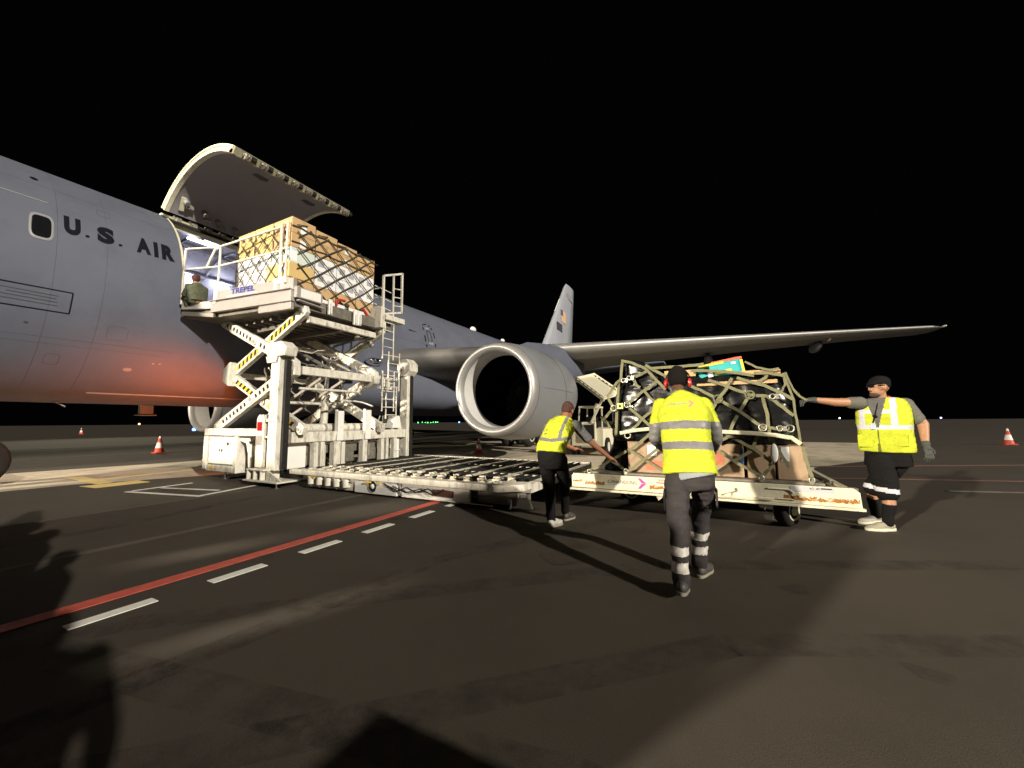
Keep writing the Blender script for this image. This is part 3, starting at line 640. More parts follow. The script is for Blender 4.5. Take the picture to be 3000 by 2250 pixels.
for sx in (1, -1):
    mb = MB(); mb.loft([[V((p.x * sx, p.y, p.z)) for p in airfoil(*s_)] for s_ in ((.5, 39.5, 5.9, 6.2, .11, 0), (9.3, 45.6, 6.9, 2.3, .10, 0))]); mb.build('tailplane', grey_paint, ac)
# landing gear
for sx in (1, -1):
    mb = MB(); X = 4.65 * sx
    mb.cyl((X, 24.35, .6), (X * .93, 24.3, 3.6), .17, 14); mb.bar((X, 23.55, .58), (X, 25.1, .58), .18, .2); mb.bar((X, 24.2, 1.9), (X * .55, 24.2, 3.2), .14, .14)
    for y in (23.6, 25.05): mb.cyl((X - .7, y, .58), (X + .7, y, .58), .09, 10)
    mb.mm((X + sx * .2, 23.8, 1.2), (X + sx * .25, 25.0, 3.2))
    gear = mb.build('main_landing_gear', grey_steel, ac)
    for y in (23.6, 25.05):
        for dx in (-.57, .57):
            mb = MB(); c = V((X + dx, y, .58)); hw = .2
            mb.loft([mb.ring(c + V((d, 0, 0)), (1, 0, 0), r, 28) for d, r in ((-hw, .40), (-hw * .85, .52), (-hw * .4, .58), (hw * .4, .58), (hw * .85, .52), (hw, .40))], 0, True)
            mb.loft([mb.ring(c + V((d, 0, 0)), (1, 0, 0), r, 24) for d, r in ((hw - .01, .33), (hw + .02, .31), (hw - .04, .16), (hw + .03, .12), (hw + .03, .02))], 1, True)
            mb.build('wheel', [tyre, hub_white], gear)
mb = MB(); mb.cyl((.1, 7.9, .5), (.1, 7.6, 2.6), .13, 12); mb.cyl((-.35, 7.92, .5), (.55, 7.92, .5), .08, 10); ng = mb.build('nose_landing_gear', grey_steel, ac)
for dx in (-.25, .45):
    mb = MB(); c = V((dx, 7.92, .52)); mb.loft([mb.ring(c + V((d, 0, 0)), (1, 0, 0), r, 28) for d, r in ((-.18, .34), (-.15, .46), (-.08, .52), (.08, .52), (.15, .46), (.18, .34))], 0, True); mb.cyl(c + V((.17, 0, 0)), c + V((.2, 0, 0)), .26, 20, 1); mb.build('wheel', [tyre, grey_steel], ng)
# unseen amber beacon on the loader, its orange light aimed at the belly

bl = bpy.data.lights.new('beacon_glow', 'SPOT'); blo = bpy.data.objects.new('beacon_glow', bl); COL.objects.link(blo)
blo.location = (2.58, 11.02, 0.55); bl.energy = 1900; bl.color = (1.0, 0.155, 0.018); bl.shadow_soft_size = .07; bl.spot_size = R_(106); bl.spot_blend = .35; blo.rotation_euler = V((-.80, -.25, .55)).to_track_quat('-Z', 'Y').to_euler()

# ---------------------------------------------------------------- cargo loader
ld_ = thing('cargo_loader', 'white scissor lift cargo loader with its bridge raised to the open aircraft door', 'cargo loader', (5.6, 12.4, 0))
WS = [white_steel, black_steel, grey_steel, white_clean, dirty_steel, hazard_yellow]
# chassis with equipment cabinet
mb = MB()
mb.mm((2.72, 10.86, 0.98), (5.15, 11.02, 1.14)); mb.mm((2.72, 11.03, 0.98), (2.92, 14.5, 1.13)); mb.mm((2.93, 14.36, 0.98), (5.5, 14.5, 1.13)); mb.mm((2.95, 11.2, .55), (5.4, 14.3, .75), 4)
mb.mm((2.74, 10.85, .20), (2.90, 11.9, .97)); mb.mm((4.02, 10.85, .16), (4.14, 11.9, .97)); mb.mm((2.91, 10.855, .17), (4.01, 11.6, .31)); mb.mm((2.91, 11.2, .32), (4.01, 11.9, .97), 3)
mb.mm((4.2, 11.25, .38), (4.7, 14.0, .56), 1)
mb.build('chassis', WS, ld_, .012)
for i in range(2):
    mb = MB(); x0 = 2.96 + i * .53; mb.mm((x0, 10.87, .34), (x0 + .505, 11.19, .95)); d = mb.build('cabinet_door', white_clean, ld_, .008)
    mb = MB(); mb.mm((x0 + (.45 if i == 0 else .03), 10.855, .62), (x0 + (.475 if i == 0 else .055), 10.87, .68)); mb.build('handle', black_steel, d)
    if i == 1: 
        mb = MB(); mb.mm((x0 + .22, 10.864, .76), (x0 + .30, 10.869, .83)); mb.mm((x0 + .33, 10.864, .79), (x0 + .40, 10.869, .81)); mb.build('warning_sticker', print_black, d)
mb = MB(); mb.mm((3.05, 10.85, .22), (3.25, 10.853, .27)); mb.build('reflector', hazard_yellow, ld_)
for (x, y) in ((3.5, 10.98), (3.4, 14.2)):
    mb = MB(); mb.cyl((x, y, .012), (x, y, .3), .025, 10); mb.cyl((x, y, .0), (x, y, .015), .10, 16); mb.build('stabiliser_foot', chrome, ld_)
mb = MB(); mb.tube([(4.15, 10.95, .9), (4.35, 10.98, .84), (4.42, 11.0, .6), (4.44, 11.0, .3)], .05, 8); mb.mm((4.15, 10.93, .86), (4.5, 11.5, .93)); mb.mm((4.48, 10.95, .52), (4.54, 11.0, .80)); mb.build('mudguard', white_steel, ld_)
def wheel(x, y, r, wd, par, hubm=hub_white, face=-1):
    mb = MB(); c = V((x, y, r))
    mb.loft([mb.ring(c + V((0, d, 0)), (0, 1, 0), rr, 32) for d, rr in ((-wd / 2, r * .66), (-wd * .46, r * .90), (-wd * .3, r), (wd * .3, r), (wd * .46, r * .90), (wd / 2, r * .66))], 0, True)
    t = mb.build('wheel', tyre, par)
    mb = MB(); f = face
    mb.loft([mb.ring(c + V((0, f * (wd / 2 + d), 0)), (0, 1, 0), rr, 24) for d, rr in ((-.02, r * .66), (.012, r * .62), (-.03, r * .52), (-.05, r * .30), (.02, r * .26), (.03, r * .05))], 0, True)
    for k in range(8):
        a = 2 * math.pi * k / 8; mb.cyl(c + V((r * .4 * math.cos(a), f * (wd / 2 - .05), r * .4 * math.sin(a))), c + V((r * .4 * math.cos(a), f * (wd / 2 + .0), r * .4 * math.sin(a))), .018, 6)
    mb.build('hub', hubm, t)
wheel(4.86, 11.2, .46, .28, ld_); wheel(4.86, 14.1, .46, .28, ld_, hub_white, 1); wheel(8.22, 10.99, .16, .12, ld_); wheel(8.22, 14.2, .16, .12, ld_, hub_white, 1)
# corner mast (near) with tail lamp and foot plate
mb = MB()
mb.mm((5.34, 10.80, .30), (5.62, 11.02, 2.62)); mb.mm((5.622, 10.90, .32), (5.70, 11.02, 2.56), 1); mb.mm((5.30, 10.84, .33), (5.338, 11.0, 2.58), 1)
mb.mm((5.28, 10.785, 1.28), (5.66, 10.80, 1.34)); mb.mm((5.28, 10.785, .95), (5.60, 10.80, .99))
mb.build('guide_mast', WS, ld_, .012)
mb = MB(); mb.prism([(5.24, 10.78, 2.63), (5.80, 10.78, 2.63), (5.86, 10.78, 2.80), (5.66, 10.78, 2.94), (5.14, 10.78, 2.92), (5.14, 10.78, 2.76)], (0, .26, 0)); mb.prism([(5.25, 10.76, 2.50), (5.55, 10.76, 2.50), (5.6, 10.76, 2.64), (5.2, 10.76, 2.64)], (0, .02, 0)); mb.build('mast_head', white_steel, ld_, .015)
mb = MB(); mb.mm((4.98, 10.78, .35), (5.24, 11.0, 1.34)); mb.mm((4.98, 10.775, .8), (5.2, 10.78, 1.0), 2); mb.prism([(4.98, 10.78, 1.34), (5.24, 10.78, 1.34), (5.22, 10.78, 1.43), (5.05, 10.78, 1.43)], (0, .22, 0)); mb.build('fender_column', WS, ld_, .02)
mb = MB(); mb.mm((5.02, 10.765, 1.10), (5.18, 10.774, 1.28)); mb.build('tail_lamp', red_lens, ld_, .006)
mb = MB(); mb.mm((4.86, 10.62, .09), (6.02, 11.1, .12)); mb.mm((4.9, 10.66, .30), (5.5, 11.08, .33))
for x in (4.92, 5.15, 5.38): mb.mm((x, 10.66, .12), (x + .035, 11.05, .30))
mb.prism([(5.5, 10.72, .12), (6.0, 10.72, .12), (5.5, 10.72, .33)], (0, .03, 0)); mb.build('outrigger_plate', white_steel, ld_, .006)
mb = MB(); mb.cyl((5.92, 10.68, .014), (5.92, 10.68, .1), .022, 10); mb.cyl((5.92, 10.68, 0), (5.92, 10.68, .015), .09, 16); mb.build('stabiliser_foot', chrome, ld_)
# far mast
mb = MB(); mb.mm((5.44, 14.46, .30), (5.70, 14.58, 2.62)); mb.mm((5.60, 14.585, .30), (5.72, 14.70, 2.60), 1); mb.mm((5.38, 14.5, .3), (5.45, 14.6, 2.6), 1); mb.build('guide_mast', WS, ld_, .012)
mb = MB(); oc = [(5.58 + .27 * math.cos(R_(22.5 + 45 * k)), 14.42, 2.82 + .27 * math.sin(R_(22.5 + 45 * k))) for k in range(8)]; mb.prism(oc, (0, .34, 0)); mb.cyl((5.58, 14.39, 2.82), (5.58, 14.42, 2.82), .06, 12); mb.build('mast_head', white_steel, ld_, .02)
# rear cross frame and uprights
mb = MB()
mb.mm((5.52, 11.10, .84), (5.68, 14.45, 1.06))
for y in (11.62, 11.78): mb.mm((5.54, y, .22), (5.69, y + .10, .83))
for (y, wdt) in ((12.12, .18), (12.95, .14), (13.55, .10), (13.72, .09), (14.0, .12)): mb.mm((5.53, y, .22), (5.69, y + wdt, .835))
mb.mm((5.55, 12.40, .28), (5.60, 12.50, .8)); mb.mm((5.55, 13.2, .42), (5.60, 13.25, .72), 2)
mb.build('rear_frame', WS, ld_, .01)
for (y, z1) in ((12.18, 1.56), (13.0, 1.60)):
    mb = MB(); mb.mm((5.60, y, .98), (5.66, y + .04, z1)); mb.mm((5.66, y, .98), (5.72, y + .16, z1 - .03)); mb.mm((5.70, y - .02, .84), (5.73, y + .15, 1.0)); mb.build('guide_upright', white_clean, ld_, .006)
mb = MB(); mb.cyl((5.35, 11.2, 1.13), (5.35, 13.3, 1.13), .105, 18)
for y in (12.05, 12.85): mb.cyl((5.35, y, 1.13), (5.35, y + .06, 1.13), .11, 18, 2)
mb.cyl((5.35, 13.3, 1.13), (5.35, 13.55, 1.13), .05, 10, 1); mb.build('hydraulic_tank', WS, ld_)
for (y, z, dy, dz, m) in ((11.18, .28, .42, .54, 3), (11.95, .25, .14, .50, 0), (11.68, .30, .40, .5, 0), (12.55, .30, .34, .35, 4), (13.3, .3, .3, .3, 4)):
    mb = MB(); mb.mm((5.1, y, z), (5.45, y + dy, z + dz), 0); mb.build('component_box', WS[m], ld_, .02)
mb = MB()
for k in range(26):
    y = 11.3 + random.random() * 2.6; z = .3 + random.random() * .5; x = 4.6 + random.random() * .6
    pts = [(x, y, z)]
    for j in range(4): pts.append((x + random.uniform(-.1, .1), y + random.uniform(-.25, .25), max(.18, pts[-1][2] + random.uniform(-.2, .2))))
    mb.tube(pts, random.uniform(.012, .03), 6, random.choice((0, 1, 2, 4)))
mb.build('hose_bundle', WS, ld_)
mb = MB(); mb.prism([(5.4, 13.95, 1.1), (5.4, 14.30, 1.1), (5.4, 14.24, 1.42), (5.4, 14.06, 1.42)], (.26, 0, 0)); mb.build('beacon_housing', white_clean, ld_, .01); mb = MB(); mb.cyl((5.6, 14.15, .3), (5.6, 14.15, .8), .10, 14); mb.torus((5.6, 14.15, .5), (0, 0, 1), .115, .015); mb.build('pump_motor', white_clean, ld_, .01)
# scissor arms
def arm(a, b, y0, y1, style, wdt=.235):
    a = V((a[0], 0, a[1])); b = V((b[0], 0, b[1])); d = (b - a).normalized(); n = V((-d.z, 0, d.x)); L = (b - a).length
    mb = MB(); h = wdt / 2
    prof = [a - n * h * .7 - d * .10, a - n * h, b - n * h, b - n * h * .7 + d * .10, b + n * h * .7 + d * .10, b + n * h, a + n * h, a + n * h * .7 - d * .10]
    mb.prism([(p.x, y0, p.z) for p in prof], (0, y1 - y0, 0))
    ob = mb.build('scissor_arm', WS, ld_, .012)
    mb = MB(); yf = y0 - .006; c0 = None
    if style == 'squares':
        k = .22
        while k < L - .25:
            c = a + d * k; q = [c - n * .045 - d * .028, c - n * .045 + d * .035, c + n * .045 + d * .028, c + n * .045 - d * .035]
            if abs(k - L / 2) > .16: mb.prism([(p.x, yf, p.z) for p in q], (0, .004, 0), 1)
            k += .155
        mb.build('square_pattern', WS, ob)
    elif style == 'hazard':
        j = 0; k = .26
        while k < L - .30:
            if abs(k - L / 2) > .20:
                c = a + d * k; s_ = .03; q = [c - n * .055 - d * s_, c - n * .055 + d * (.085 - s_), c + n * .055 + d * (.085 + s_), c + n * .055 + d * s_]
                mb.prism([(p.x, yf, p.z) for p in q], (0, .004, 0), 5 if j % 2 else 1)
            k += .085; j += 1
        mb.build('hazard_stripes', WS, ob)
    for p, r_ in ((a, .075), (b, .075), ((a + b) / 2, .09)):
        mb = MB(); mb.cyl((p.x, y0 - .03, p.z), (p.x, y0 + .01, p.z), r_, 16, 0); mb.cyl((p.x, y0 - .045, p.z), (p.x, y0 - .03, p.z), r_ * .5, 12, 2); mb.build('pivot_pin', WS, ob)
for (ya, st) in ((11.05, True), (13.22, False)):
    f = (lambda s_: s_ if st else '')
    arm((2.86, 3.72), (5.60, 2.52), ya, ya + .11, f('squares')); arm((5.72, 3.66), (3.08, 2.46), ya + .13, ya + .24, f('hazard'))
    arm((5.60, 2.40), (2.86, 1.18), ya, ya + .11, f('squares')); arm((3.10, 2.36), (5.80, 1.12), ya + .13, ya + .24, f('hazard'))
    for x in (3.13, 5.60):
        mb = MB(); s_ = -1 if x < 4 else 1
        mb.prism([(x - .14 * s_, ya - .012, 2.72), (x + .12 * s_, ya - .012, 2.56), (x + .14 * s_, ya - .012, 2.26), (x - .12 * s_, ya - .012, 2.14)], (0, .16, 0)); mb.build('knuckle_plate', white_steel, ld_, .012)
mb = MB(); mb.mm((5.50, 11.30, 2.30), (5.64, 13.48, 2.48)); mb.mm((5.66, 11.32, 3.44), (5.76, 13.2, 3.58)); mb.mm((3.0, 11.3, 2.36), (3.12, 13.2, 2.5)); mb.cyl((5.55, 11.3, 2.0), (5.55, 12.9, 2.02), .03, 8); mb.cyl((2.9, 11.1, 3.72), (2.9, 13.4, 3.72), .06, 10); mb.cyl((4.23, 11.1, 3.12), (4.23, 13.4, 3.12), .05, 10); mb.cyl((4.3, 11.1, 1.76), (4.3, 13.4, 1.76), .05, 10)
for y in (11.9, 12.5): mb.bar((3.1, y, 1.3), (5.5, y, 2.3), .05, .07, 2); mb.bar((5.5, y + .2, 2.5), (3.2, y + .2, 3.5), .05, .07, 2)
mb.build('cross_beams', WS, ld_, .01)
mb = MB()
for k in range(34):
    y = 11.35 + random.random() * 1.7; x = 4.0 + random.random() * 1.5; z = 1.75 + random.random() * 1.3
    pts = [V((x, y, z))]; dr = V((random.uniform(-.5, .5), random.uniform(-.2, .6), random.uniform(-.5, .1)))
    for j in range(4): pts.append(pts[-1] + dr * .3 + V((random.uniform(-.06, .06), random.uniform(-.06, .06), random.uniform(-.06, .06))))
    mb.tube(pts, random.uniform(.010, .026), 6, random.choice((0, 2, 2, 4, 4)))
mb.build('lift_hoses', WS, ld_)
for y in (11.62, 12.85):
    mb = MB(); mb.cyl((4.30, y, 1.0), (4.33, y, 1.95), .095, 16, 0); mb.cyl((4.33, y, 1.9), (4.38, y, 1.99), .105, 16, 0); mb.cyl((4.35, y, 1.98), (4.42, y, 3.0), .06, 16, 1); mb.cyl((4.29, y, .95), (4.30, y, 1.3), .14, 14, 0, .10); mb.build('lift_cylinder', [white_steel, chrome], ld_)
# raised bridge platform
P0, P1, P2 = V((2.62, 10.32, 0)), V((3.35, 10.66, 0)), V((5.74, 10.98, 0))
mb = MB()
mb.prism([(2.6, 10.34, 3.72), (3.4, 10.70, 3.72), (5.72, 11.0, 3.72), (5.72, 13.75, 3.72), (2.6, 13.75, 3.72)], (0, 0, .25), 4)
for k in range(9): mb.mm((2.9 + k * .32, 11.2, 3.60), (2.98 + k * .32, 13.6, 3.715), 4)
for y in (11.5, 12.4, 13.3): mb.mm((2.8, y, 3.50), (5.6, y + .1, 3.60), 4)
for k in range(12): mb.cyl((2.9 + k * .24, 11.1, 3.985), (2.9 + k * .24, 13.7, 3.985), .03, 8, 2)
mb.build('bridge_deck', WS, ld_)
Z = lambda p, z: (p.x, p.y, z)
mb = MB(); mb.bar(Z(P1, 4.19) , Z(P2, 4.19), .10, .26); mb.bar((3.3, 10.60, 3.92), (5.76, 10.93, 3.92), .10, .24); mb.bar((3.3, 10.57, 4.06), (5.76, 10.90, 4.06), .14, .025); mb.bar((4.75, 10.84, 3.72), (5.72, 10.95, 3.72), .08, .16)
mb.bar((2.62, 10.30, 3.98), (3.36, 10.62, 3.98), .08, .18); mb.bar((2.62, 10.30, 3.80), (3.36, 10.62, 3.74), .06, .10, 2)
mb.mm((5.74, 10.94, 3.88), (5.86, 11.55, 4.12)); mb.bar((5.80, 11.0, 3.84), (5.80, 11.6, 3.80), .12, .03)
mb.build('side_beam', [mat('beam_grey', (0.30, 0.275, 0.26), 0.5, var=.12, scale=5), grey_steel, dirty_steel], ld_, .01)
mb = MB(); mb.mm((5.862, 11.03, 3.90), (5.868, 11.50, 4.09)); mb.build('corner_panel', white_clean, ld_)
mb = MB(); d12 = (P2 - P1); a_ = P1 + d12 * .16; dn = V((d12.y, -d12.x, 0)).normalized() * .053
pl = [a_ + dn, P1 + d12 * .56 + dn]
mb.prism([(pl[0].x, pl[0].y, 4.11), (pl[1].x, pl[1].y, 4.09), (pl[1].x, pl[1].y, 4.15), (pl[0].x, pl[0].y, 4.16)], tuple(dn * .05)); mb.build('name_strip', label_grey, ld_)
mb = MB(); u_ = (P1 + d12 * .53) - (P1 + d12 * .22); flat_text(mb, 'TREPEL', P1 + d12 * .22 + dn * 1.12 + V((0, 0, 4.175)), u_, (0, 0, .125), 0, .03); mb.build('maker_lettering', blue_letters, ld_)
# railings of the bridge
def rail(name, segs, r=.024, m=white_steel):
    mb = MB()
    for p in segs: mb.tube(p, r, 8)
    return mb.build(name, m, ld_)
T0, T1, T2 = V((2.62, 10.28, 5.36)), V((3.35, 10.60, 5.37)), V((5.22, 10.94, 5.57))
rail('bridge_railing', [[T0, T1, T2], [(2.64, 10.29, 4.86), (3.35, 10.6, 4.90), (5.22, 10.94, 5.02)], [(2.60, 10.27, 4.02), (2.60, 10.27, 4.8), T0], [(3.42, 10.62, 4.0), (3.42, 10.62, 5.37)], [(3.30, 10.58, 5.36), (3.10, 10.50, 4.88)], [(5.22, 10.94, 4.2), (5.22, 10.94, 5.57)], [(5.32, 10.9, 4.2), (5.32, 10.9, 5.60), (5.22, 10.94, 5.57)], [(5.46, 10.93, 4.15), (5.46, 10.93, 5.64)], [(5.22, 10.94, 5.02), (5.46, 10.93, 5.05)]])
mb = MB()
for x, y in ((3.42, 10.6),):
    mb.cyl((x, y, 3.98), (x, y, 4.36), .055, 12); mb.mm((x - .07, y - .05, 4.0), (x + .07, y + .05, 4.10))
    if x == 3.42: mb.build('railing_socket', white_steel, ld_, .01)
mb = MB()
for x, y in ((5.22, 10.90), (5.46, 10.90)): mb.cyl((x, y, 3.98), (x, y, 4.36), .055, 12); mb.mm((x - .07, y - .05, 4.0), (x + .07, y + .05, 4.10))
mb.mm((5.10, 10.86, 4.22), (5.58, 10.96, 4.36)); mb.build('railing_socket', white_steel, ld_, .01)
# pallet stops and folded guides along the outer deck edge
for (y, z0, z1, x) in ((11.72, 3.70, 4.06, 5.80), (12.42, 3.62, 3.98, 5.80), (12.52, 3.62, 3.98, 5.83), (13.35, 3.70, 3.9, 5.80)):
    mb = MB(); mb.mm((x, y, z0), (x + .05, y + .10, z1)); mb.mm((x + .05, y + .03, z0 + .02), (x + .10, y + .06, z1 - .1)); mb.build('pallet_stop', white_clean, ld_, .008)
# access ladder with cage at the far side
mb = MB(); x = 5.84
def lad(y0, y1, z0, z1, x, n, r=.02):
    mb.tube([(x, y0, z0), (x, y0, z1)], r, 6); mb.tube([(x, y1, z0), (x, y1, z1)], r, 6)
    for k in range(n): z = z0 + (z1 - z0) * (k + .5) / n; mb.tube([(x, y0, z), (x, y1, z)], r * .7, 6)
lad(13.36, 13.74, 2.92, 4.02, x, 5); lad(13.58, 13.98, 2.10, 3.14, x, 5); lad(13.50, 13.92, 1.55, 2.62, x - .12, 5); lad(13.72, 14.1, 1.35, 2.2, x - .2, 4)
mb.build('access_ladder', white_steel, ld_)
mb = MB()
mb.bar((5.86, 13.32, 4.02), (5.86, 13.32, 5.14), .05, .05); mb.bar((5.86, 13.32, 5.14), (5.86, 14.0, 5.42), .05, .05); mb.bar((5.86, 14.0, 4.28), (5.86, 14.0, 5.44), .05, .05); mb.bar((5.86, 13.68, 4.1), (5.86, 13.68, 5.28), .04, .04); mb.bar((5.86, 13.32, 4.1), (5.86, 14.0, 4.30), .05, .05)
for z in (4.42, 4.66, 4.9): mb.bar((5.86, 13.7, z), (5.86, 14.0, z + .05), .025, .025)
for z in (4.35, 4.6, 4.85): mb.bar((5.5, 13.36, z), (5.86, 13.36, z), .025, .025); mb.bar((5.5, 13.36, z + .1), (5.86, 13.6, z - .1), .02, .02)
mb.build('ladder_cage', white_steel, ld_)
mb = MB(); mb.mm((5.5, 13.2, 3.72), (5.92, 13.34, 4.28)); mb.mm((5.7, 13.36, 3.96), (5.95, 14.05, 4.10)); mb.cyl((5.72, 13.52, 4.15), (5.72, 13.58, 4.15), .09, 12, 1); mb.build('ladder_landing', WS, ld_, .01)
mb = MB(); mb.mm((5.55, 13.48, 2.40), (5.66, 14.1, 2.50)); mb.mm((5.55, 13.48, 2.14), (5.66, 14.1, 2.22)); mb.mm((5.64, 13.55, 2.2), (5.72, 13.78, 2.42)); mb.build('mid_landing_bracket', white_steel, ld_, .006)
for k in range(5):
    mb = MB(); mb.sphere((5.3 + .06 * (k % 2), 13.0 + k * .12, 3.46 - .03 * k), (.09, .07, .06)); mb.build('cable_reel', grey_steel, ld_)
# lowered main platform with its roller deck
mb = MB()
mb.mm((5.95, 10.905, .255), (6.42, 11.05, .345)); mb.mm((6.43, 10.90, .255), (10.55, 11.06, .350)); mb.prism([(10.55, 10.90, .25), (10.72, 10.90, .25), (11.06, 11.02, .27), (11.06, 11.3, .27), (10.55, 11.3, .25)], (0, 0, .098))
mb.mm((6.0, 14.45, .25), (11.0, 14.6, .35)); mb.mm((10.9, 11.31, .2), (11.05, 14.44, .33))
mb.mm((6.45, 10.96, .04), (7.9, 11.0, .245)); mb.mm((7.78, 10.93, .035), (8.78, 10.98, .245), 3); mb.mm((8.86, 10.96, .05), (10.2, 11.0, .245), 3); mb.mm((8.79, 10.94, .05), (8.85, 11.0, .25), 2); mb.mm((8.86, 10.94, .035), (10.6, 10.955, .055), 0)
mb.mm((6.1, 11.1, .12), (10.85, 14.4, .20), 4); mb.mm((10.3, 11.02, .06), (10.95, 11.5, .24), 4)
for k in range(5): mb.cyl((6.6 + k * .24, 10.94, .1), (6.6 + k * .24, 10.94, .24), .07, 10, 0)
mb.build('main_platform', WS, ld_, .008)
mb = MB(); mb.mm((9.5, 10.95, .10), (9.9, 10.957, .20)); mb.mm((10.05, 10.94, .09), (10.2, 10.957, .2), 1); mb.build('hose_recess', [mat('rust_recess', (.08, .03, .02), .7), white_clean], ld_)
for x, x1 in ((6.55, 6.75), (8.08, 8.22), (8.38, 8.46)):
    mb = MB(); mb.mm((x, 10.885, .222), (x1, 10.90, .246)); mb.build('reflector', hazard_yellow, ld_)
mb = MB(); mb.prism([(10.98, 10.93, .06), (11.22, 10.95, .05), (11.14, 10.95, .24), (11.04, 10.93, .24)], (0, .05, 0)); mb.build('hinged_flap', white_clean, ld_)
mb = MB(); mb.tube([(8.5, 10.92, .22), (8.8, 10.91, .13), (9.0, 10.91, .20), (9.2, 10.90, .14), (9.45, 10.91, .21), (9.6, 10.91, .13), (9.75, 10.91, .22)], .011, 6); mb.build('hydraulic_hose', black_steel, ld_); mb = MB(); mb.tube([(8.7, 10.905, .20), (9.0, 10.90, .12), (9.3, 10.90, .20), (9.55, 10.90, .12)], .010, 6); mb.build('hydraulic_hose', black_steel, ld_); mb = MB(); mb.tube([(7.2, 10.95, .22), (7.35, 10.93, .16), (7.5, 10.93, .22), (7.7, 10.93, .18)], .009, 6); mb.build('hydraulic_hose', black_steel, ld_)
mb = MB(); mb.cyl((10.85, 11.02, .0), (10.85, 11.02, .15), .03, 10); mb.build('stabiliser_foot', chrome, ld_)
mb = MB(); k = 0
for x in [6.15 + i * .155 for i in range(31)]:
    if k % 4 == 3: mb.mm((x - .05, 11.1, .30), (x + .05, 14.4, .345), 1)
    else: mb.cyl((x, 11.14, .318), (x, 14.4, .318), .034, 8, 0)
    k += 1
for y in (11.1, 12.15, 13.2, 14.3): mb.mm((6.05, y, .22), (10.88, y + .06, .338), 1)
mb.build('roller_bed', [black_steel, roller_steel], ld_)
for i, y in enumerate((11.09, 11.30, 11.55)):
    for j in range(17):
        mb = MB(); x = 6.35 + j * .265 + (i % 2) * .12; mb.cyl((x, y, .33), (x, y + .10, .33), .045, 10); mb.mm((x - .06, y - .012, .30), (x + .06, y - .002, .368)); mb.build('castor_roller', roller_steel, ld_)
mb = MB(); mb.sphere((2.58, 11.02, 0.55), (.06, .06, .07)); mb.cyl((2.58, 11.02, .41), (2.58, 11.02, .51), .06, 12); mb.mm((2.52, 10.95, .38), (2.74, 11.09, .41)); mb.build('amber_beacon', amber_em, ld_)

# ---------------------------------------------------------------- netted pallet on the raised bridge
UX0, UX1, UY0, UY1 = 3.42, 5.52, 10.98, 13.32
mb = MB(); mb.mm((UX0 - .05, UY0 - .06, 4.02), (UX1 + .06, UY1 + .06, 4.08)); mb.mm((UX1 + .061, UY0 - .02, 4.03), (UX1 + .075, UY1 + .03, 4.07), 1)
pal = mb.build('cargo_pallet', [grey_light, grey_steel]); tag(pal, 'flat aluminium air cargo pallet under the netted cartons on the raised bridge', 'pallet'); recenter(pal)
mb = MB(); mb.box((UX1 + .09, 11.95, 4.0), (.02, .75, .16)); mb.box((UX1 + .09, 12.75, 4.0), (.02, .6, .15))
sk = mb.build('pallet_skirt', carton_white, None); tag(sk, 'white plastic sheet hanging over the outer edge of the raised pallet', 'plastic sheet')
words_l = ['fuselage end', 'middle', 'outer end']
def carton(name, label, lo, hi, m, grp, stickers=(), words=(), jit=.012):
    lo = V(lo) + V((random.uniform(0, jit), random.uniform(0, jit), 0)); hi = V(hi) - V((random.uniform(0, jit), random.uniform(0, jit), random.uniform(0.004, .010)))
    c = (lo + hi) / 2; c.z = lo.z
    t = thing(name, label, 'box', c, grp)
    mb = MB(); mb.mm(lo, hi); mb.build('carton', m, t, .006)
    mb = MB(); n = 0
    yc = (lo.y + hi.y) / 2; xc = (lo.x + hi.x) / 2
    if m in (cardboard, cardboard_y, cardboard_d):
        mb.mm((lo.x + .001, yc - .03, hi.z), (hi.x - .001, yc + .03, hi.z + .0015)); mb.mm((hi.x, yc - .03, hi.z - .07), (hi.x + .0015, yc + .03, hi.z))
        mb.build('packing_tape', mat('tape', (0.46, 0.33, 0.19), 0.35) if False else tape_m, t)
    for (face, a0, b0, a1, b1, mm_) in stickers:
        mb = MB()
        if face == 'y': mb.mm((lo.x + (hi.x - lo.x) * a0, lo.y - .004, lo.z + (hi.z - lo.z) * b0), (lo.x + (hi.x - lo.x) * a1, lo.y - .001, lo.z + (hi.z - lo.z) * b1))
        else: mb.mm((hi.x + .001, lo.y + (hi.y - lo.y) * a0, lo.z + (hi.z - lo.z) * b0), (hi.x + .004, lo.y + (hi.y - lo.y) * a1, lo.z + (hi.z - lo.z) * b1))
        mb.build('sticker', mm_, t)
    for (s, a0, b0, a1, b1) in words:
        mb = MB(); flat_text(mb, s, (lo.x + (hi.x - lo.x) * a0, lo.y - .003, lo.z + (hi.z - lo.z) * b0), ((hi.x - lo.x) * (a1 - a0), 0, 0), (0, 0, (hi.z - lo.z) * (b1 - b0)), 0, .03); mb.build('printing', print_black, t)
    return t
tape_m = mat('packing_tape', (0.40, 0.29, 0.17), 0.35, var=.1)
layers = [(4.08, 4.40, 'low'), (4.40, 4.75, 'second'), (4.75, 5.10, 'third'), (5.10, 5.42, 'fourth'), (5.42, 5.78, 'top')]
def prt(k): return [('y', .1 + .05 * k, .35, .5, .75, print_grey)]
NX, NYb = 3, 4
dx = (UX1 - UX0) / NX; dyb = (UY1 - UY0) / NYb
ordn = ['nearest the aircraft', 'in the middle of its row', 'at the corner']
ordy = ['corner', 'second', 'third', 'last']
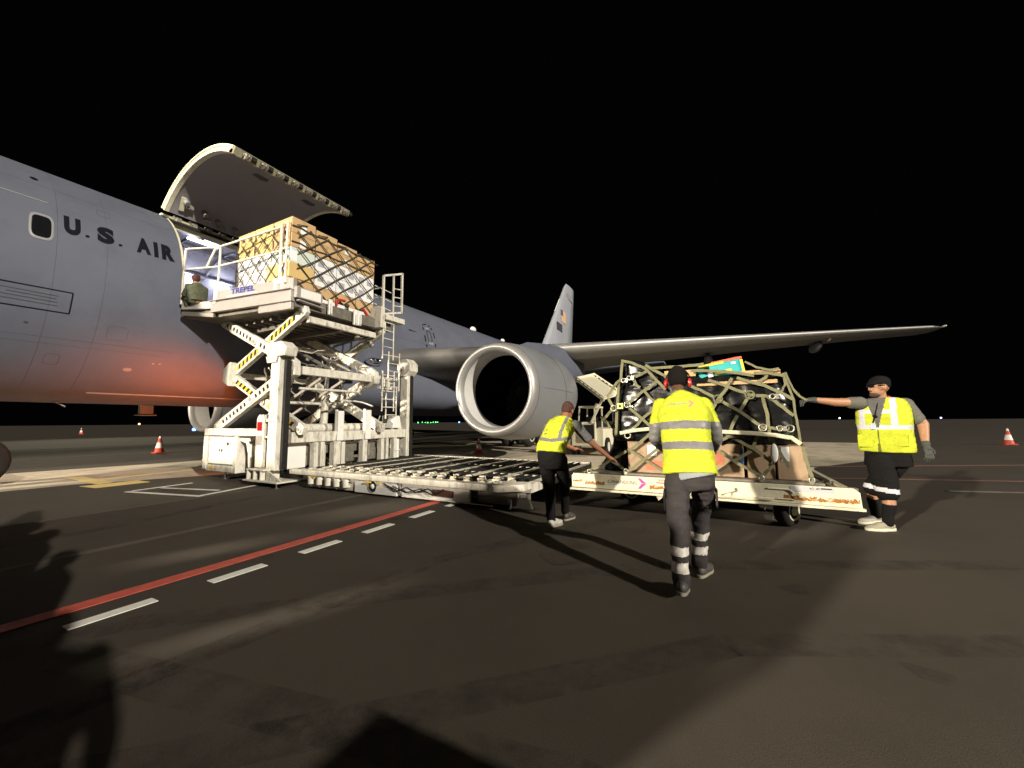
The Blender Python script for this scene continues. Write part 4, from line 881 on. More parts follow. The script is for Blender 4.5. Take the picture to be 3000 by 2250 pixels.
for li, (z0, z1, lname) in enumerate(layers):
    for ix in range(NX):
        for iy in range(NYb):
            if ix < NX - 1 and iy > 0 and li < 4: continue      # buried in the stack
            x0, x1 = UX0 + dx * ix, UX0 + dx * (ix + 1); y0, y1 = UY0 + dyb * iy, UY0 + dyb * (iy + 1)
            corner = ix == NX - 1 and iy == 0
            brown = li >= 3 or (li == 0 and ix == NX - 1)
            m = cardboard_y if (brown and iy == 0 and ix < 2) else (cardboard if brown else carton_white)
            kind = 'brown' if brown else 'white'
            z1b = z1
            if li == 4 and iy > 0: z1b = z1 - .06 * iy - .03 * (ix == 0)
            if li == 3 and iy == 3 and ix == 2: z1b = z1 - .02
            st = []; wd = []
            if not brown:
                if iy == 0: st = [('y', .22, .28, .45, .7, print_grey), ('y', .60, .30, .75, .55, paper)]
                if ix == NX - 1:
                    st += [('x', .12, .35, .40, .78, print_grey), ('x', .58, .30, .86, .60, print_grey)]
            else:
                if iy == 0 and li >= 3 and ix < 3:
                    wd = [('3M', .16, .38, .42, .66), ('3M', .60, .34, .86, .64)] if li == 4 else [('3M', .50, .40, .78, .70)]
                    st = [('y', .02, .18, .08, .78, print_black)]
                if ix == NX - 1 and iy in (0, 2) and li >= 3: st += [('x', .35, .10, .60, .62, paper)]
            if corner:
                lab = {0: 'brown carton at the bottom outer corner of the netted stack on the loader', 1: 'yellowish brown carton jutting out at the outer corner below the white papers', 2: 'pale green carton at the outer corner of the netted stack, with white papers', 3: 'brown carton under the topmost corner carton of the netted stack', 4: 'topmost brown corner carton of the netted stack, highest one facing the camera'}[li]
                if li == 1: m = cardboard_y; st = [('y', .55, .45, .9, .85, paper)]
                if li == 2: m = carton_green; st = [('x', .02, .1, .26, .75, paper), ('y', .7, .1, .98, .7, paper)]
            elif iy == 0: lab = f'{kind} carton {ordn[ix]}, {lname} row, camera side of the netted stack'
            elif ix == NX - 1: lab = f'{kind} carton {ordy[iy]} from the corner, {lname} row, outer side of the netted stack'
            else: lab = f'{kind} carton on top of the netted stack, {ordn[ix]}, {ordy[iy]} back'
            lo = (x0 + .004, y0 + .004, z0); hi = (x1 - .004, y1 - .004, z1b)
            if corner and li == 1: lo = (x0 - .1, y0 - .03, z0); hi = (x1 + .03, y1 - .02, z1)
            carton('cardboard_carton', lab, lo, hi, m, 'cartons on the raised pallet', st, wd)
# dark cargo net over two faces
mb = MB()
def net(o, u, v, W, H, sp, nrm, wd=.026, slant=1.0, m=0, sag=0.0):
    o = V(o); u = V(u).normalized(); v = V(v).normalized()
    for sgn in (1, -1):
        t = -H * slant
        while t < W + H * slant:
            # line: s = t + sgn*slant*h for h in 0..H (sgn -1 starts mirrored)
            pts = []
            for j in range(13):
                h = H * j / 12; s_ = t + slant * h if sgn > 0 else t + slant * (H - h)
                if -1e-6 <= s_ <= W + 1e-6:
                    wv = .012 * math.sin(5 * s_ + 3 * h) 
                    pts.append(o + u * s_ + v * (h + wv) + V(nrm) * (.010 + sag * math.sin(math.pi * h / H)))
            if len(pts) > 1: mb.ribbon(pts, wd, .006, nrm, m)
            t += sp
net((UX0, UY0 - .006, 4.10), (1, 0, 0), (0, 0, 1), UX1 - UX0, 1.42, .40, V((0, -1, 0)), sag=.03)
net((UX1 + .006, UY0, 4.10), (0, 1, 0), (0, 0, 1), UY1 - UY0, 1.50, .46, V((1, 0, 0)), sag=.04, slant=1.25)
for z in (5.2, 5.56): mb.ribbon([(UX1 + .018, UY0 + k * .2, z + .02 * math.sin(k * 2)) for k in range(12)], .024, .006, (1, 0, 0))
mb.ribbon([(UX0 + .02, UY0 - .016, 4.1), (UX0 + .03, UY0 - .02, 4.9), (UX0 + .02, UY0 - .016, 5.5)], .026, .006, (0, -1, 0)); mb.ribbon([(UX0 + .08, UY0 - .02, 4.1), (UX0 + .10, UY0 - .03, 4.6), (UX0 + .03, UY0 - .02, 5.2)], .026, .006, (0, -1, 0))
for k in range(5): y = UY0 + .1 + k * .52; mb.tube([(UX1 + .03, y, 5.60 - .02 * k), (UX1 + .02, y + .25, 5.68 - .04 * k), (UX1 - .3, y + .3, 5.74 - .05 * k)], .012, 6)
for k in range(6): y = UY0 + .08 + k * .45; mb.sphere((UX1 + .08, y, 4.12), (.05, .06, .05)); mb.ribbon([(UX1 + .06, y, 4.10), (UX1 + .085, y + .02, 4.02)], .05, .02, (1, 0, 0))
nt = mb.build('cargo_net', strap_dark); tag(nt, 'dark diamond mesh cargo net stretched over the cartons on the raised bridge', 'cargo net'); recenter(nt)
for k, (y, lab) in enumerate(((12.05, 'red webbing strap hanging in a loop under the raised pallet net, left one'), (12.85, 'red webbing strap trailing down at the far end of the raised pallet'))):
    mb = MB(); mb.tube([(UX1 + .12, y + .26, 4.20), (UX1 + .13, y + .10, 4.19), (UX1 + .13, y, 4.12), (UX1 + .14, y + .02, 4.02)] if k == 0 else [(UX1 + .12, y, 4.16), (UX1 + .13, y + .10, 4.06), (UX1 + .14, y + .22, 3.92), (UX1 + .14, y + .34, 3.86)], .032, 8)
    s_ = mb.build('tie_down_strap', hook_red); tag(s_, lab, 'strap', 'red straps on the raised pallet'); recenter(s_)

# ---------------------------------------------------------------- pallet dolly
DX0, DX1, DYF, DYB = 11.60, 14.84, 11.52, 13.75
dl = thing('pallet_dolly', 'rusty white airport pallet dolly carrying the black wrapped load', 'dolly', (13.2, 12.6, 0))
RW = [rust_white, rust, dirty_steel, black_steel]
mb = MB()
prof = [(DX0 + .03, .50), (DX0, .47), (DX0, .31), (DX1 + .01, .30), (DX1, .46), (DX1 - .05, .505)]
mb.prism([(x, DYF, z) for x, z in prof], (0, .05, 0)); mb.mm((DX0 - .02, DYF - .035, .272), (DX1 + .03, DYF + .05, .298)); mb.mm((DX0, DYF + .051, .46), (DX1, DYF + .14, .50), 2)
mb.mm((13.55, DYF - .05, .33), (13.62, DYF - .002, .44)); mb.prism([(13.50, DYF - .08, .35), (13.66, DYF - .08, .41), (13.66, DYF - .08, .45), (13.52, DYF - .08, .45)], (0, .03, 0)); mb.mm((13.5, DYF - .03, .322), (14.05, DYF - .002, .345))
mb.tube([(14.0, DYF - .006, .455), (14.2, DYF - .008, .455), (14.24, DYF - .008, .43), (14.25, DYF - .008, .345), (13.9, DYF - .006, .345)], .008, 6)
mb.build('side_panel', RW, dl, .012)
mb = MB(); mb.prism([(DX0, DYB, .5), (DX0, DYB, .3), (DX1, DYB, .3), (DX1, DYB, .5)], (0, .05, 0)); mb.mm((DX0, DYF + .15, .36), (DX0 + .06, DYB - .01, .46)); mb.mm((DX1 - .06, DYF + .15, .36), (DX1, DYB - .01, .46)); mb.mm((DX0 + .1, DYF + .2, .30), (DX1 - .1, DYB - .1, .36), 2)
for k in range(12): mb.cyl((DX0 + .2 + k * .26, DYF + .16, .465), (DX0 + .2 + k * .26, DYB - .02, .465), .03, 8, 2)
mb.build('deck_frame', RW, dl)
def rust_patch(x0, x1, z0, z1, n, sd):
    rnd = random.Random(sd); mb = MB(); top = []
    for k in range(n + 1): top.append((x0 + (x1 - x0) * k / n, z1 - rnd.random() * (z1 - z0) * .55))
    bot = [(x0 + (x1 - x0) * k / n, z0 + rnd.random() * (z1 - z0) * .25) for k in range(n + 1)]
    for k in range(n): mb.add([(bot[k][0], DYF - .003, bot[k][1]), (bot[k + 1][0], DYF - .003, bot[k + 1][1]), (top[k + 1][0], DYF - .003, top[k + 1][1]), (top[k][0], DYF - .003, top[k][1])], [(0, 1, 2, 3)])
    mb.build('rust_patch', rust, dl)
rust_patch(11.62, 11.76, .38, .42, 10, 1); rust_patch(11.80, 12.08, .35, .415, 30, 2); rust_patch(12.68, 13.05, .345, .415, 36, 3); rust_patch(14.16, 14.83, .335, .40, 70, 4); rust_patch(13.9, 14.16, .335, .36, 24, 5)
mb = MB(); flat_text(mb, 'CVHANDLING', (12.13, DYF - .004, .395), (.39, 0, 0), (0, 0, .045), 0, .006); mb.build('lettering', print_black if False else mat('lettering_grey', (0.16, 0.15, 0.17), .5), dl)
def arrow(mb, o, u, v, m=0):
    o, u, v = V(o), V(u), V(v)
    P = lambda a, b: o + u * a + v * b
    mb.add([P(0, 0), P(.42, .5), P(.95, .5), P(.28, -.02)], [(0, 3, 2, 1)], m); mb.add([P(0, 1.0), P(.42, .53), P(.95, .53), P(.28, 1.02)], [(0, 1, 2, 3)], m)
mb = MB(); arrow(mb, (12.53, DYF - .004, .345), (.115, 0, 0), (0, 0, .135)); mb.build('company_logo', pink_logo, dl)
mb = MB(); flat_text(mb, 'STP', (12.79, DYF - .004, .455), (.10, 0, 0), (0, 0, .03), 0, .02); mb.mm((12.76, DYF - .004, .430), (12.94, DYF - .001, .443)); mb.build('owner_mark', mat('dull_red_print', (.38, .10, .13), .5, var=.2), dl)
mb = MB(); mb.mm((14.22, DYF - .003, .44), (14.62, DYF - .001, .495)); mb.build('faded_sticker', label_grey, dl)
mb = MB(); mb.mm((12.12, DYF - .0025, .375), (12.5, DYF - .001, .383)); mb.build('faded_sticker', label_grey, dl)
mb = MB(); flat_text(mb, 'C E', (14.40, DYF - .005, .470), (.09, 0, 0), (0, 0, .02), 0, .02); mb.mm((14.5, DYF - .004, .475), (14.6, DYF - .002, .49)); mb.build('plate_lettering', print_black, dl)
for (x, y) in ((14.20, 11.72), (14.20, 13.4), (12.3, 13.4), (12.3, 12.3)):
    mb = MB(); c = V((x, y, .185))
    ax = V((.82, -.56, 0)).normalized() if y < 12 else V((0, -1, 0))
    hw = .075
    mb.loft([mb.ring(c + ax * d, ax, r, 26) for d, r in ((-hw, .12), (-hw * .9, .165), (-hw * .4, .185), (hw * .4, .185), (hw * .9, .165), (hw, .12))], 0, True)
    wl = mb.build('wheel', tyre, dl)
    mb = MB(); mb.loft([mb.ring(c + ax * d, ax, r, 20) for d, r in ((hw - .01, .12), (hw + .01, .105), (hw - .02, .06), (hw + .02, .045), (hw + .02, .01))]); mb.loft([mb.ring(c - ax * d, ax, r, 20) for d, r in ((hw - .01, .12), (hw + .01, .105), (hw - .02, .06), (hw + .02, .045), (hw + .02, .01))]); mb.build('hub', cream, wl)
    mb = MB(); q = c - ax * .13; mb.bar(q, q + V((0, 0, .12)), .03, .06); mb.bar(c + V((0, 0, .20)) - ax * .12, c + V((0, 0, .20)) + ax * .12, .08, .03); mb.cyl(c + V((0, 0, .2)), c + V((0, 0, .3)), .05, 10)
    if y < 12: mb.tube([c - ax * .16 + V((0, 0, -.15)), c - ax * .17 + V((.02, 0, 0)), c - ax * .14 + V((0, 0, .14))], .012, 6)
    mb.build('castor_fork', cream, dl)
for x in (12.75, 13.93):
    mb = MB(); mb.prism([(x, DYF + .02, .27), (x + .10, DYF + .02, .27), (x + .07, DYF + .02, .235), (x + .03, DYF + .02, .20)], (0, .02, 0)); mb.build('locking_foot', cream, dl)

# ---------------------------------------------------------------- wrapped load on the dolly
mb = MB(); mb.mm((11.86, 11.60, .505), (14.56, 13.70, .53)); p2 = mb.build('cargo_pallet', dirty_steel); tag(p2, 'dirty flat cargo pallet under the black wrapped load on the dolly', 'pallet'); recenter(p2)
def blob(name, secs, m, label, cat, wr, n=44, power=8.0, voxel=.022):
    """lumpy wrapped block: stacked rounded rectangles (z, x0, x1, y0, y1)"""
    mb = MB(); rings = []
    for z, x0, x1, y0, y1 in secs:
        rings.append([((x0 + x1) / 2 + (x1 - x0) / 2 * math.copysign(abs(math.cos(t)) ** (2 / power), math.cos(t)), (y0 + y1) / 2 + (y1 - y0) / 2 * math.copysign(abs(math.sin(t)) ** (2 / power), math.sin(t)), z) for t in [2 * math.pi * k / n for k in range(n)]])
    mb.loft(rings); me = remesh(mb, voxel, 1, wr, 6.5, 3.1)
    o = link_mesh(me, name, m); tag(o, label, cat); recenter(o); return o
blob('wrapped_cargo', [(.96, 12.12, 14.38, 11.70, 13.55), (1.05, 12.10, 14.40, 11.69, 13.6), (1.4, 12.10, 14.38, 11.68, 13.6), (1.62, 12.16, 14.32, 11.70, 13.55), (1.76, 12.24, 14.24, 11.72, 13.5), (1.85, 12.34, 14.05, 11.76, 13.4), (1.88, 12.4, 13.7, 11.82, 13.3)], plastic_black, 'bulky black plastic wrapped cargo on the dolly above the brown cartons', 'wrapped cargo', .012)
blob('wrapped_cargo', [(.54, 11.98, 12.40, 11.78, 13.5), (.7, 12.02, 12.39, 11.76, 13.5), (.95, 12.14, 12.39, 11.78, 13.5), (1.1, 12.16, 12.38, 11.8, 13.5)], plastic_black, 'dark slumped plastic bundle at the left foot of the dolly load', 'wrapped cargo', .02)
blob('wrapped_cargo', [(1.70, 12.33, 12.95, 11.72, 13.4), (1.85, 12.34, 12.86, 11.72, 13.4), (2.0, 12.35, 12.76, 11.73, 13.3), (2.09, 12.36, 12.62, 11.75, 13.2), (2.12, 12.37, 12.5, 11.78, 13.0)], plastic_black, 'pointed black wrapped corner rising highest at the left of the load', 'wrapped cargo', .016)
low = [(12.36, 12.86, .535, .965, 'crumpled brown carton at the left end of the bottom row on the dolly', [('y', .5, .1, .95, .4, print_orange), ('y', .55, .55, .8, .9, paper)]), (12.87, 13.44, .535, .96, 'brown carton with an orange mark behind the walking man in the bottom row', [('y', .78, .3, .99, .75, print_orange)]), (13.45, 13.80, .535, .955, 'brown carton with orange print left of the blue label in the bottom row', [('y', .02, .35, .34, .78, print_orange), ('y', .90, .40, .985, .86, pack_blue)]), (13.815, 14.12, .535, .95, 'brown carton right of the blue label in the bottom row on the dolly', [('y', .86, .40, .99, .62, print_orange)]), (14.13, 14.44, .535, .94, 'shadowed brown carton at the right end of the bottom row on the dolly', [('y', .15, .55, .42, .97, paper)])]
for k, (x0, x1, z0, z1, lab, st) in enumerate(low):
    carton('cardboard_carton', lab, (x0, 11.72 + .012 * (k % 3), z0), (x1, 12.5, z1), cardboard_d, 'cartons at the foot of the dolly load', st)
tops = [((12.9, 11.70, 1.84), (13.3, 12.3, 1.94), 'flattened brown carton on the wrapped load left of the turquoise package'), ((13.55, 11.665, 1.70), (14.2, 12.2, 1.755), 'long flat brown carton under the olive straps at the right of the load top'), ((13.8, 11.70, 1.82), (14.24, 12.2, 1.88), 'flat brown carton at the top right edge of the wrapped load'), ((13.3, 11.665, 1.70), (13.56, 12.1, 1.74), 'small flat brown carton edge at the middle of the load top')]
for lo, hi, lab in tops: carton('cardboard_carton', lab, lo, hi, cardboard, 'flat cartons on the dolly load')
# turquoise package on top
tp = thing('nappy_package', 'turquoise and yellow package with a red top strapped on the dolly load', 'package', (13.58, 11.9, 1.80))
rt = Matrix.Rotation(R_(-9), 3, 'Y')
mb = MB(); mb.box((13.58, 11.88, 1.915), (.52, .26, .20), 0, rt); mb.build('pack_body', turquoise, tp, .03)
mb = MB(); mb.box((13.66, 11.87, 2.03), (.36, .24, .035), 0, rt); mb.build('pack_top', pack_red, tp, .01)
for (x, z, w_, h_, m_) in ((13.48, 1.985, .30, .03, pack_yellow), (13.62, 1.88, .20, .045, pack_yellow), (13.84, 1.95, .03, .16, pack_yellow), (13.43, 1.91, .06, .07, marking), (13.63, 1.885, .05, .035, paper), (13.47, 1.86, .06, .08, paper), (13.74, 1.99, .05, .03, paper)):
    mb = MB(); mb.box((x, 11.742, z), (w_, .006, h_), 0, rt); mb.build('pack_print', m_, tp)

STRAPS = [[(12.35, 2.11), (12.51, 2.06), (12.67, 1.97), (12.82, 1.79), (12.92, 1.67)], [(12.82, 1.79), (12.62, 1.66), (12.41, 1.49)], [(12.41, 1.46), (12.58, 1.3), (12.76, 1.12)], [(12.41, 1.48), (12.3, 1.45), (12.21, 1.43)], [(12.21, 1.43), (12.13, 1.62), (12.24, 1.76), (12.33, 1.84), (12.36, 2.09)], [(12.21, 1.43), (12.12, 1.34), (12.04, 1.26)], [(12.01, 1.32), (12.09, 1.24), (12.15, 1.15)], [(12.33, 1.82), (12.51, 1.86), (12.71, 1.95)], [(12.49, 1.86), (12.54, 1.75), (12.59, 1.71)], [(12.63, 1.68), (12.73, 1.55), (12.8, 1.49)], [(12.3, 1.8), (12.26, 1.44), (12.23, 1.03)], [(12.48, 1.15), (12.64, 1.32), (12.84, 1.45)], [(12.75, 1.97), (13.12, 1.97), (13.4, 1.98)], [(12.67, 2.02), (12.91, 1.86), (13.04, 1.72)], [(12.42, 0.84), (12.55, 0.95), (12.71, 1.08)], [(12.39, 0.86), (12.62, 0.71), (12.88, 0.56)], [(12.38, 0.55), (12.62, 0.74), (12.87, 0.94)], [(12.16, 0.68), (12.3, 0.6), (12.36, 0.55)], [(11.82, 0.53), (12.01, 0.61), (12.37, 0.83)], [(13.22, 1.71), (13.33, 1.65), (13.54, 1.52)], [(13.54, 1.52), (13.64, 1.65), (13.71, 1.78)], [(13.54, 1.52), (13.77, 1.36), (14.0, 1.16)], [(13.54, 1.52), (13.44, 1.34), (13.36, 1.21)], [(13.89, 1.56), (13.77, 1.36), (13.66, 1.13)], [(13.89, 1.56), (13.67, 1.67), (13.44, 1.77)], [(13.89, 1.56), (13.99, 1.55), (14.07, 1.54)], [(14.02, 1.56), (14.06, 1.32), (14.07, 0.98)], [(13.24, 1.91), (13.53, 1.88), (13.76, 1.85), (13.95, 1.8)], [(13.76, 1.78), (14.05, 1.67), (14.2, 1.58), (14.33, 1.49)], [(13.86, 1.98), (13.98, 1.9), (14.1, 1.86), (14.21, 1.87)], [(13.95, 1.83), (14.1, 1.82), (14.25, 1.78)], [(14.08, 1.8), (14.07, 1.76), (13.97, 1.71)], [(14.07, 1.54), (14.18, 1.44), (14.32, 1.3)], [(14.0, 1.16), (14.13, 1.15), (14.27, 1.15)], [(13.51, 1.16), (13.64, 1.06), (13.9, 0.9), (14.08, 0.74)], [(14.0, 1.16), (13.93, 1.03), (13.88, 0.88), (13.62, 0.71), (13.47, 0.58)], [(13.48, 0.89), (13.72, 0.72), (13.95, 0.58)], [(13.65, 1.06), (13.5, 0.97)], [(14.09, 0.71), (14.01, 0.63), (13.95, 0.56)], [(14.25, 1.81), (14.26, 1.68), (14.23, 1.61), (14.16, 1.54)], [(14.26, 1.75), (14.33, 1.48), (14.33, 1.35), (14.35, 1.19), (14.36, 1.0)], [(14.39, 0.94), (14.4, 0.8), (14.44, 0.64), (14.46, 0.54)], [(14.08, 1.05), (14.15, 0.88), (14.24, 0.69)], [(12.87, 0.94), (13.01, 1.04), (13.51, 1.16)]]
RINGS = [(12.22, 1.43), (12.41, 1.48), (13.54, 1.52), (13.89, 1.56), (14.0, 1.16), (14.27, 1.15), (12.4, 1.05)]
cn = thing('cargo_net', 'olive webbing cargo net with metal rings over the black load on the dolly', 'cargo net', (13.3, 11.63, .53))
rnd = random.Random(4)
for i, s_ in enumerate(STRAPS):
    mb = MB(); y = 11.612 + .008 * (i % 4)
    pts = []
    for (a, b) in zip(s_, s_[1:]):
        for t in (0, .33, .66): pts.append((a[0] + (b[0] - a[0]) * t + rnd.uniform(-.004, .004), y + rnd.uniform(-.004, .004) + (.03 if a[0] < 12.2 else 0), a[1] + (b[1] - a[1]) * t + rnd.uniform(-.004, .004)))
    pts.append((s_[-1][0], y, s_[-1][1]))
    mb.ribbon(pts, .037 if i not in (29, 39, 40) else .024, .007, (0, -1, .05)); mb.build('webbing_strap', strap_olive, cn)
for i, (x, z) in enumerate(RINGS):
    mb = MB(); mb.torus((x, 11.595, z), (0, -1, 0), .048 if i in (2, 3) else .04, .009, 18, 6); mb.build('ring', latch_metal if i not in (2, 3) else strap_olive, cn)
mb = MB(); mb.mm((12.275, 11.57, 1.42), (12.355, 11.60, 1.50)); mb.mm((12.30, 11.565, 1.44), (12.33, 11.57, 1.48), 1); mb.build('buckle', [mat('yellow_green_buckle', (0.62, 0.72, 0.15), .4), black_steel], cn, .006)
for (x, z) in ((12.37, 1.82), (12.45, 1.85), (14.12, 1.53), (14.17, 1.15)):
    mb = MB(); mb.torus((x, 11.59, z), (0, -1, 0), .030, .010, 10, 6); mb.mm((x + .03, 11.58, z - .028), (x + .06, 11.60, z + .028)); mb.build('buckle', latch_metal, cn)
for (x, z) in ((12.36, .56), (13.95, .56), (14.44, .56), (11.84, .53)):
    mb = MB(); mb.torus((x, 11.60, z), (0, -1, 0), .028, .009, 10, 6); mb.mm((x - .02, 11.585, z - .045), (x + .02, 11.61, z - .01)); mb.build('floor_hook', latch_metal, cn)
# straps over the left flank and right end of the load
for pts in ([(12.2, 11.75, 1.43), (12.19, 12.4, 1.2), (12.17, 13.0, 1.45)], [(12.2, 11.8, 1.25), (12.19, 12.5, 1.5), (12.2, 13.1, 1.7)], [(11.97, 11.8, .6), (12.1, 12.4, .9), (12.17, 12.9, 1.1)], [(12.04, 11.7, 1.26), (12.15, 12.1, 1.1), (12.19, 12.5, .9)]):
    mb = MB(); mb.ribbon(pts, .05, .008, (-1, 0, 0)); mb.build('webbing_strap', strap_olive, cn)
for k in range(4):
    mb = MB(); x = 14.43; mb.ribbon([(x, 11.7 + k * .3, .55), (x + .03, 12.0 + k * .3, .85), (x, 12.3 + k * .3, 1.15), (x - .08, 12.5 + k * .3, 1.5)], .045, .008, (1, 0, 0)); mb.build('webbing_strap', strap_olive, cn)
BELT = [(12.3, 1.08), (12.49, 1.12), (12.68, 1.14), (13.09, 1.14), (13.51, 1.11), (13.9, 1.09), (14.12, 1.07), (14.28, 1.04), (14.36, 0.97)]
mb = MB(); mb.ribbon([(x, 11.585, z) for x, z in BELT], .05, .03, (0, -1, 0)); o = mb.build('load_strap', strap_cream, None, .008); tag(o, 'wide cream load strap running level round the middle of the black load', 'strap'); recenter(o)
mb = MB(); mb.ribbon([(14.27, 11.64, 1.82), (14.30, 11.66, 1.72), (14.34, 11.68, 1.62), (14.40, 11.69, 1.53), (14.46, 11.72, 1.49), (14.50, 11.76, 1.485)], .026, .006, (0, -1, .2)); o = mb.build('strap_end', strap_olive); tag(o, 'loose olive strap end pulled taut by the gloved hand of the right worker', 'strap'); recenter(o)
mb = MB(); mb.sphere((14.10, 11.605, .86), (.04, .012, .11)); o = mb.build('plastic_scrap', carton_white); tag(o, 'crumpled clear plastic scrap caught in the net above the right carton', 'plastic scrap'); recenter(o)

# ---------------------------------------------------------------- people
def lerp(a, b, t): return V(a) + (V(b) - V(a)) * t
def head_mb(mb, c, f, s=1.0, ears=True):
    """skull, jaw, nose, brow, lips, ears in the head's own frame: f is where the face looks"""
    f = V(f).normalized(); r = f.cross(V((0, 0, 1))).normalized(); u = r.cross(f).normalized(); c = V(c)
    rot = Matrix((r, f, u)).transposed()
    P = lambda x, y, z: c + (r * x + f * y + u * z) * s
    mb.sphere(P(0, -.012, .025), (.076 * s, .097 * s, .098 * s), 18, 12, 0, rot)
    mb.sphere(P(0, .022, -.045), (.060 * s, .068 * s, .070 * s), 16, 10, 0, rot)
    mb.sphere(P(0, .062, -.085), (.030 * s, .026 * s, .024 * s), 12, 8, 0, rot)
    mb.sphere(P(0, .092, -.018), (.015 * s, .022 * s, .022 * s), 10, 8, 0, rot); mb.cyl(P(0, .080, .022), P(0, .098, -.012), .010 * s, 8, 0, .013 * s)
    mb.sphere(P(0, .080, .034), (.050 * s, .014 * s, .012 * s), 12, 8, 0, rot)
    mb.sphere(P(0, .083, -.056), (.025 * s, .011 * s, .010 * s), 10, 8, 0, rot)
    if ears:
        for sx in (-1, 1): mb.sphere(P(sx * .078, -.008, -.008), (.010 * s, .022 * s, .032 * s), 8, 8, 0, rot)
    return P, rot
def hand_mb(mb, w, d, n, s=1.0, curl=.35, thumb=1):
    """palm, four bent fingers of their own lengths and a thumb; d points along the fingers, n out of the back of the hand"""
    d = V(d).normalized(); n = V(n); n = (n - d * n.dot(d)).normalized(); x = d.cross(n).normalized(); w = V(w)
    rot = Matrix((x, d, n)).transposed()
    mb.sphere(w + d * .045 * s, (.040 * s, .052 * s, .016 * s), 14, 10, 0, rot)
    mb.cyl(w - d * .01, w + d * .04 * s, .024 * s, 12, 0, .030 * s)
    for k, (off, ln) in enumerate(((-.030, .066), (-.010, .078), (.010, .073), (.030, .056))):
        b = w + d * .085 * s + x * off * s; a1 = curl * .6; a2 = curl * 1.5
        k1 = b + (d * math.cos(a1) - n * math.sin(a1)) * ln * .5 * s + x * off * .25 * s
        k2 = k1 + (d * math.cos(a2) - n * math.sin(a2)) * ln * .55 * s
        mb.chain([(b - d * .012, .0098 * s), (k1, .0090 * s), (k2, .0078 * s)], 0, 8)
    b = w + d * .028 * s + x * -.034 * s * thumb; k1 = b + (x * -.75 * thumb + d * .55 - n * .25).normalized() * .036 * s; k2 = k1 + (d * .9 - x * .25 * thumb - n * .3).normalized() * .030 * s
    mb.chain([(b, .0130 * s), (k1, .0105 * s), (k2, .0088 * s)], 0, 8)
def tor(mb, secs, f, m=0, n=22):
    """torso loft: sections (centre, half width, half depth), f = forward"""
    f = V(f).normalized(); rings = []
    for i, (c, hw, hd) in enumerate(secs):
        a = V(secs[max(0, i - 1)][0]); b = V(secs[min(len(secs) - 1, i + 1)][0]); ax = (b - a).normalized()
        r = f.cross(ax).normalized(); g = ax.cross(r).normalized()
        rings.append([V(c) + r * hw * math.copysign(abs(math.cos(t)) ** .85, math.cos(t)) + g * hd * math.copysign(abs(math.sin(t)) ** .85, math.sin(t)) for t in [2 * math.pi * k / n for k in range(n)]])
    mb.loft(rings, m)
def skin_mesh(mb, name, m, parent, mf=None, vox=.0065):
    me = remesh(mb, vox, 3)
    if mf:
        for p in me.polygons: p.material_index = mf(p.center)
    me.transform(Matrix.Translation(-root_of(parent)))
    return link_mesh(me, name, m, parent)
def shoe(name, ank, heel, toe, par, mats, s=1.0, sole_h=.022):
    ank, heel, toe = V(ank), V(heel), V(toe); d = (toe - heel).normalized(); L = (toe - heel).length
    up = V((0, 0, 1)); up = (up - d * up.dot(d)).normalized(); x = d.cross(up)
    rot = Matrix((x, d, up)).transposed()
    mb = MB()
    mb.sphere(heel + d * L * .22 + up * .045, (.038 * s, L * .24, .045), 14, 10, 0, rot); mb.sphere(heel + d * L * .66 + up * .034, (.046 * s, L * .36, .034), 16, 10, 0, rot)
    mb.cyl(heel + d * L * .25 + up * .04, lerp(heel + d * L * .25 + up * .1, ank, .6), .04 * s, 12, 0, .042 * s); mb.sphere(heel + d * L * .45 + up * .055, (.036 * s, L * .28, .034), 12, 8, 0, rot)
    me = remesh(mb, .008, 3); 
    me.transform(Matrix.Translation(-root_of(par)))
    sh = link_mesh(me, name, mats[0], par)
    mb = MB(); pts = []
    for t in range(20):
        a = 2 * math.pi * t / 20; w_ = .043 * s * (1.05 if math.sin(a) > 0 else .86)
        pts.append(heel + d * (L * .5 + L * .53 * math.sin(a)) + x * w_ * math.copysign(abs(math.cos(a)) ** .7, math.cos(a)))
    mb.loft([[p - up * .004 for p in pts], [p + up * (sole_h - .004) for p in pts]], 0, True); mb.build('sole', mats[1], sh)
    return sh

# --- man in the middle, walking away towards the dolly
nm = thing('person', 'man seen from behind in yellow shirt and red ear defenders, walking to the dolly', 'person', (13.27, 9.4, 0), 'ground crew around the dolly')
mb = MB(); f = (-.02, .88, -.42)
P_, rot_ = head_mb(mb, (13.18, 10.27, 1.645), f, 1.10)
mb.chain([((13.18, 10.22, 1.60), .056), ((13.19, 10.10, 1.46), .064), ((13.2, 10.0, 1.3), .07), ((13.28, 9.70, .82), .07)])
mb.chain([((13.03, 10.04, 1.38), .05), ((12.985, 10.06, 1.14), .042), ((12.99, 10.34, .97), .026)]); mb.chain([((13.42, 10.04, 1.38), .05), ((13.485, 10.06, 1.14), .042), ((13.47, 10.34, .98), .026)])
hand_mb(mb, (12.99, 10.36, .96), (.15, .9, -.1), (0, .1, 1), 1, .7, -1); hand_mb(mb, (13.47, 10.36, .97), (-.15, .9, -.1), (0, .1, 1), 1, .7, 1)
mb.chain([((13.20, 9.68, .80), .06), ((13.205, 9.38, .46), .045), ((13.215, 9.13, .1), .035)]); mb.chain([((13.37, 9.70, .80), .06), ((13.35, 9.84, .45), .045), ((13.325, 9.60, .11), .035)])
skin_mesh(mb, 'body', skin_dark, nm)
mb = MB(); mb.sphere(P_(0, -.014, .036), (.098, .122, .122), 22, 14, 0, rot_); mb.sphere(P_(0, -.055, -.015), (.088, .075, .08), 18, 10, 0, rot_); o, _ = cloth(mb, 'hair', hair_black, nm, .009, 2, .003, 40)
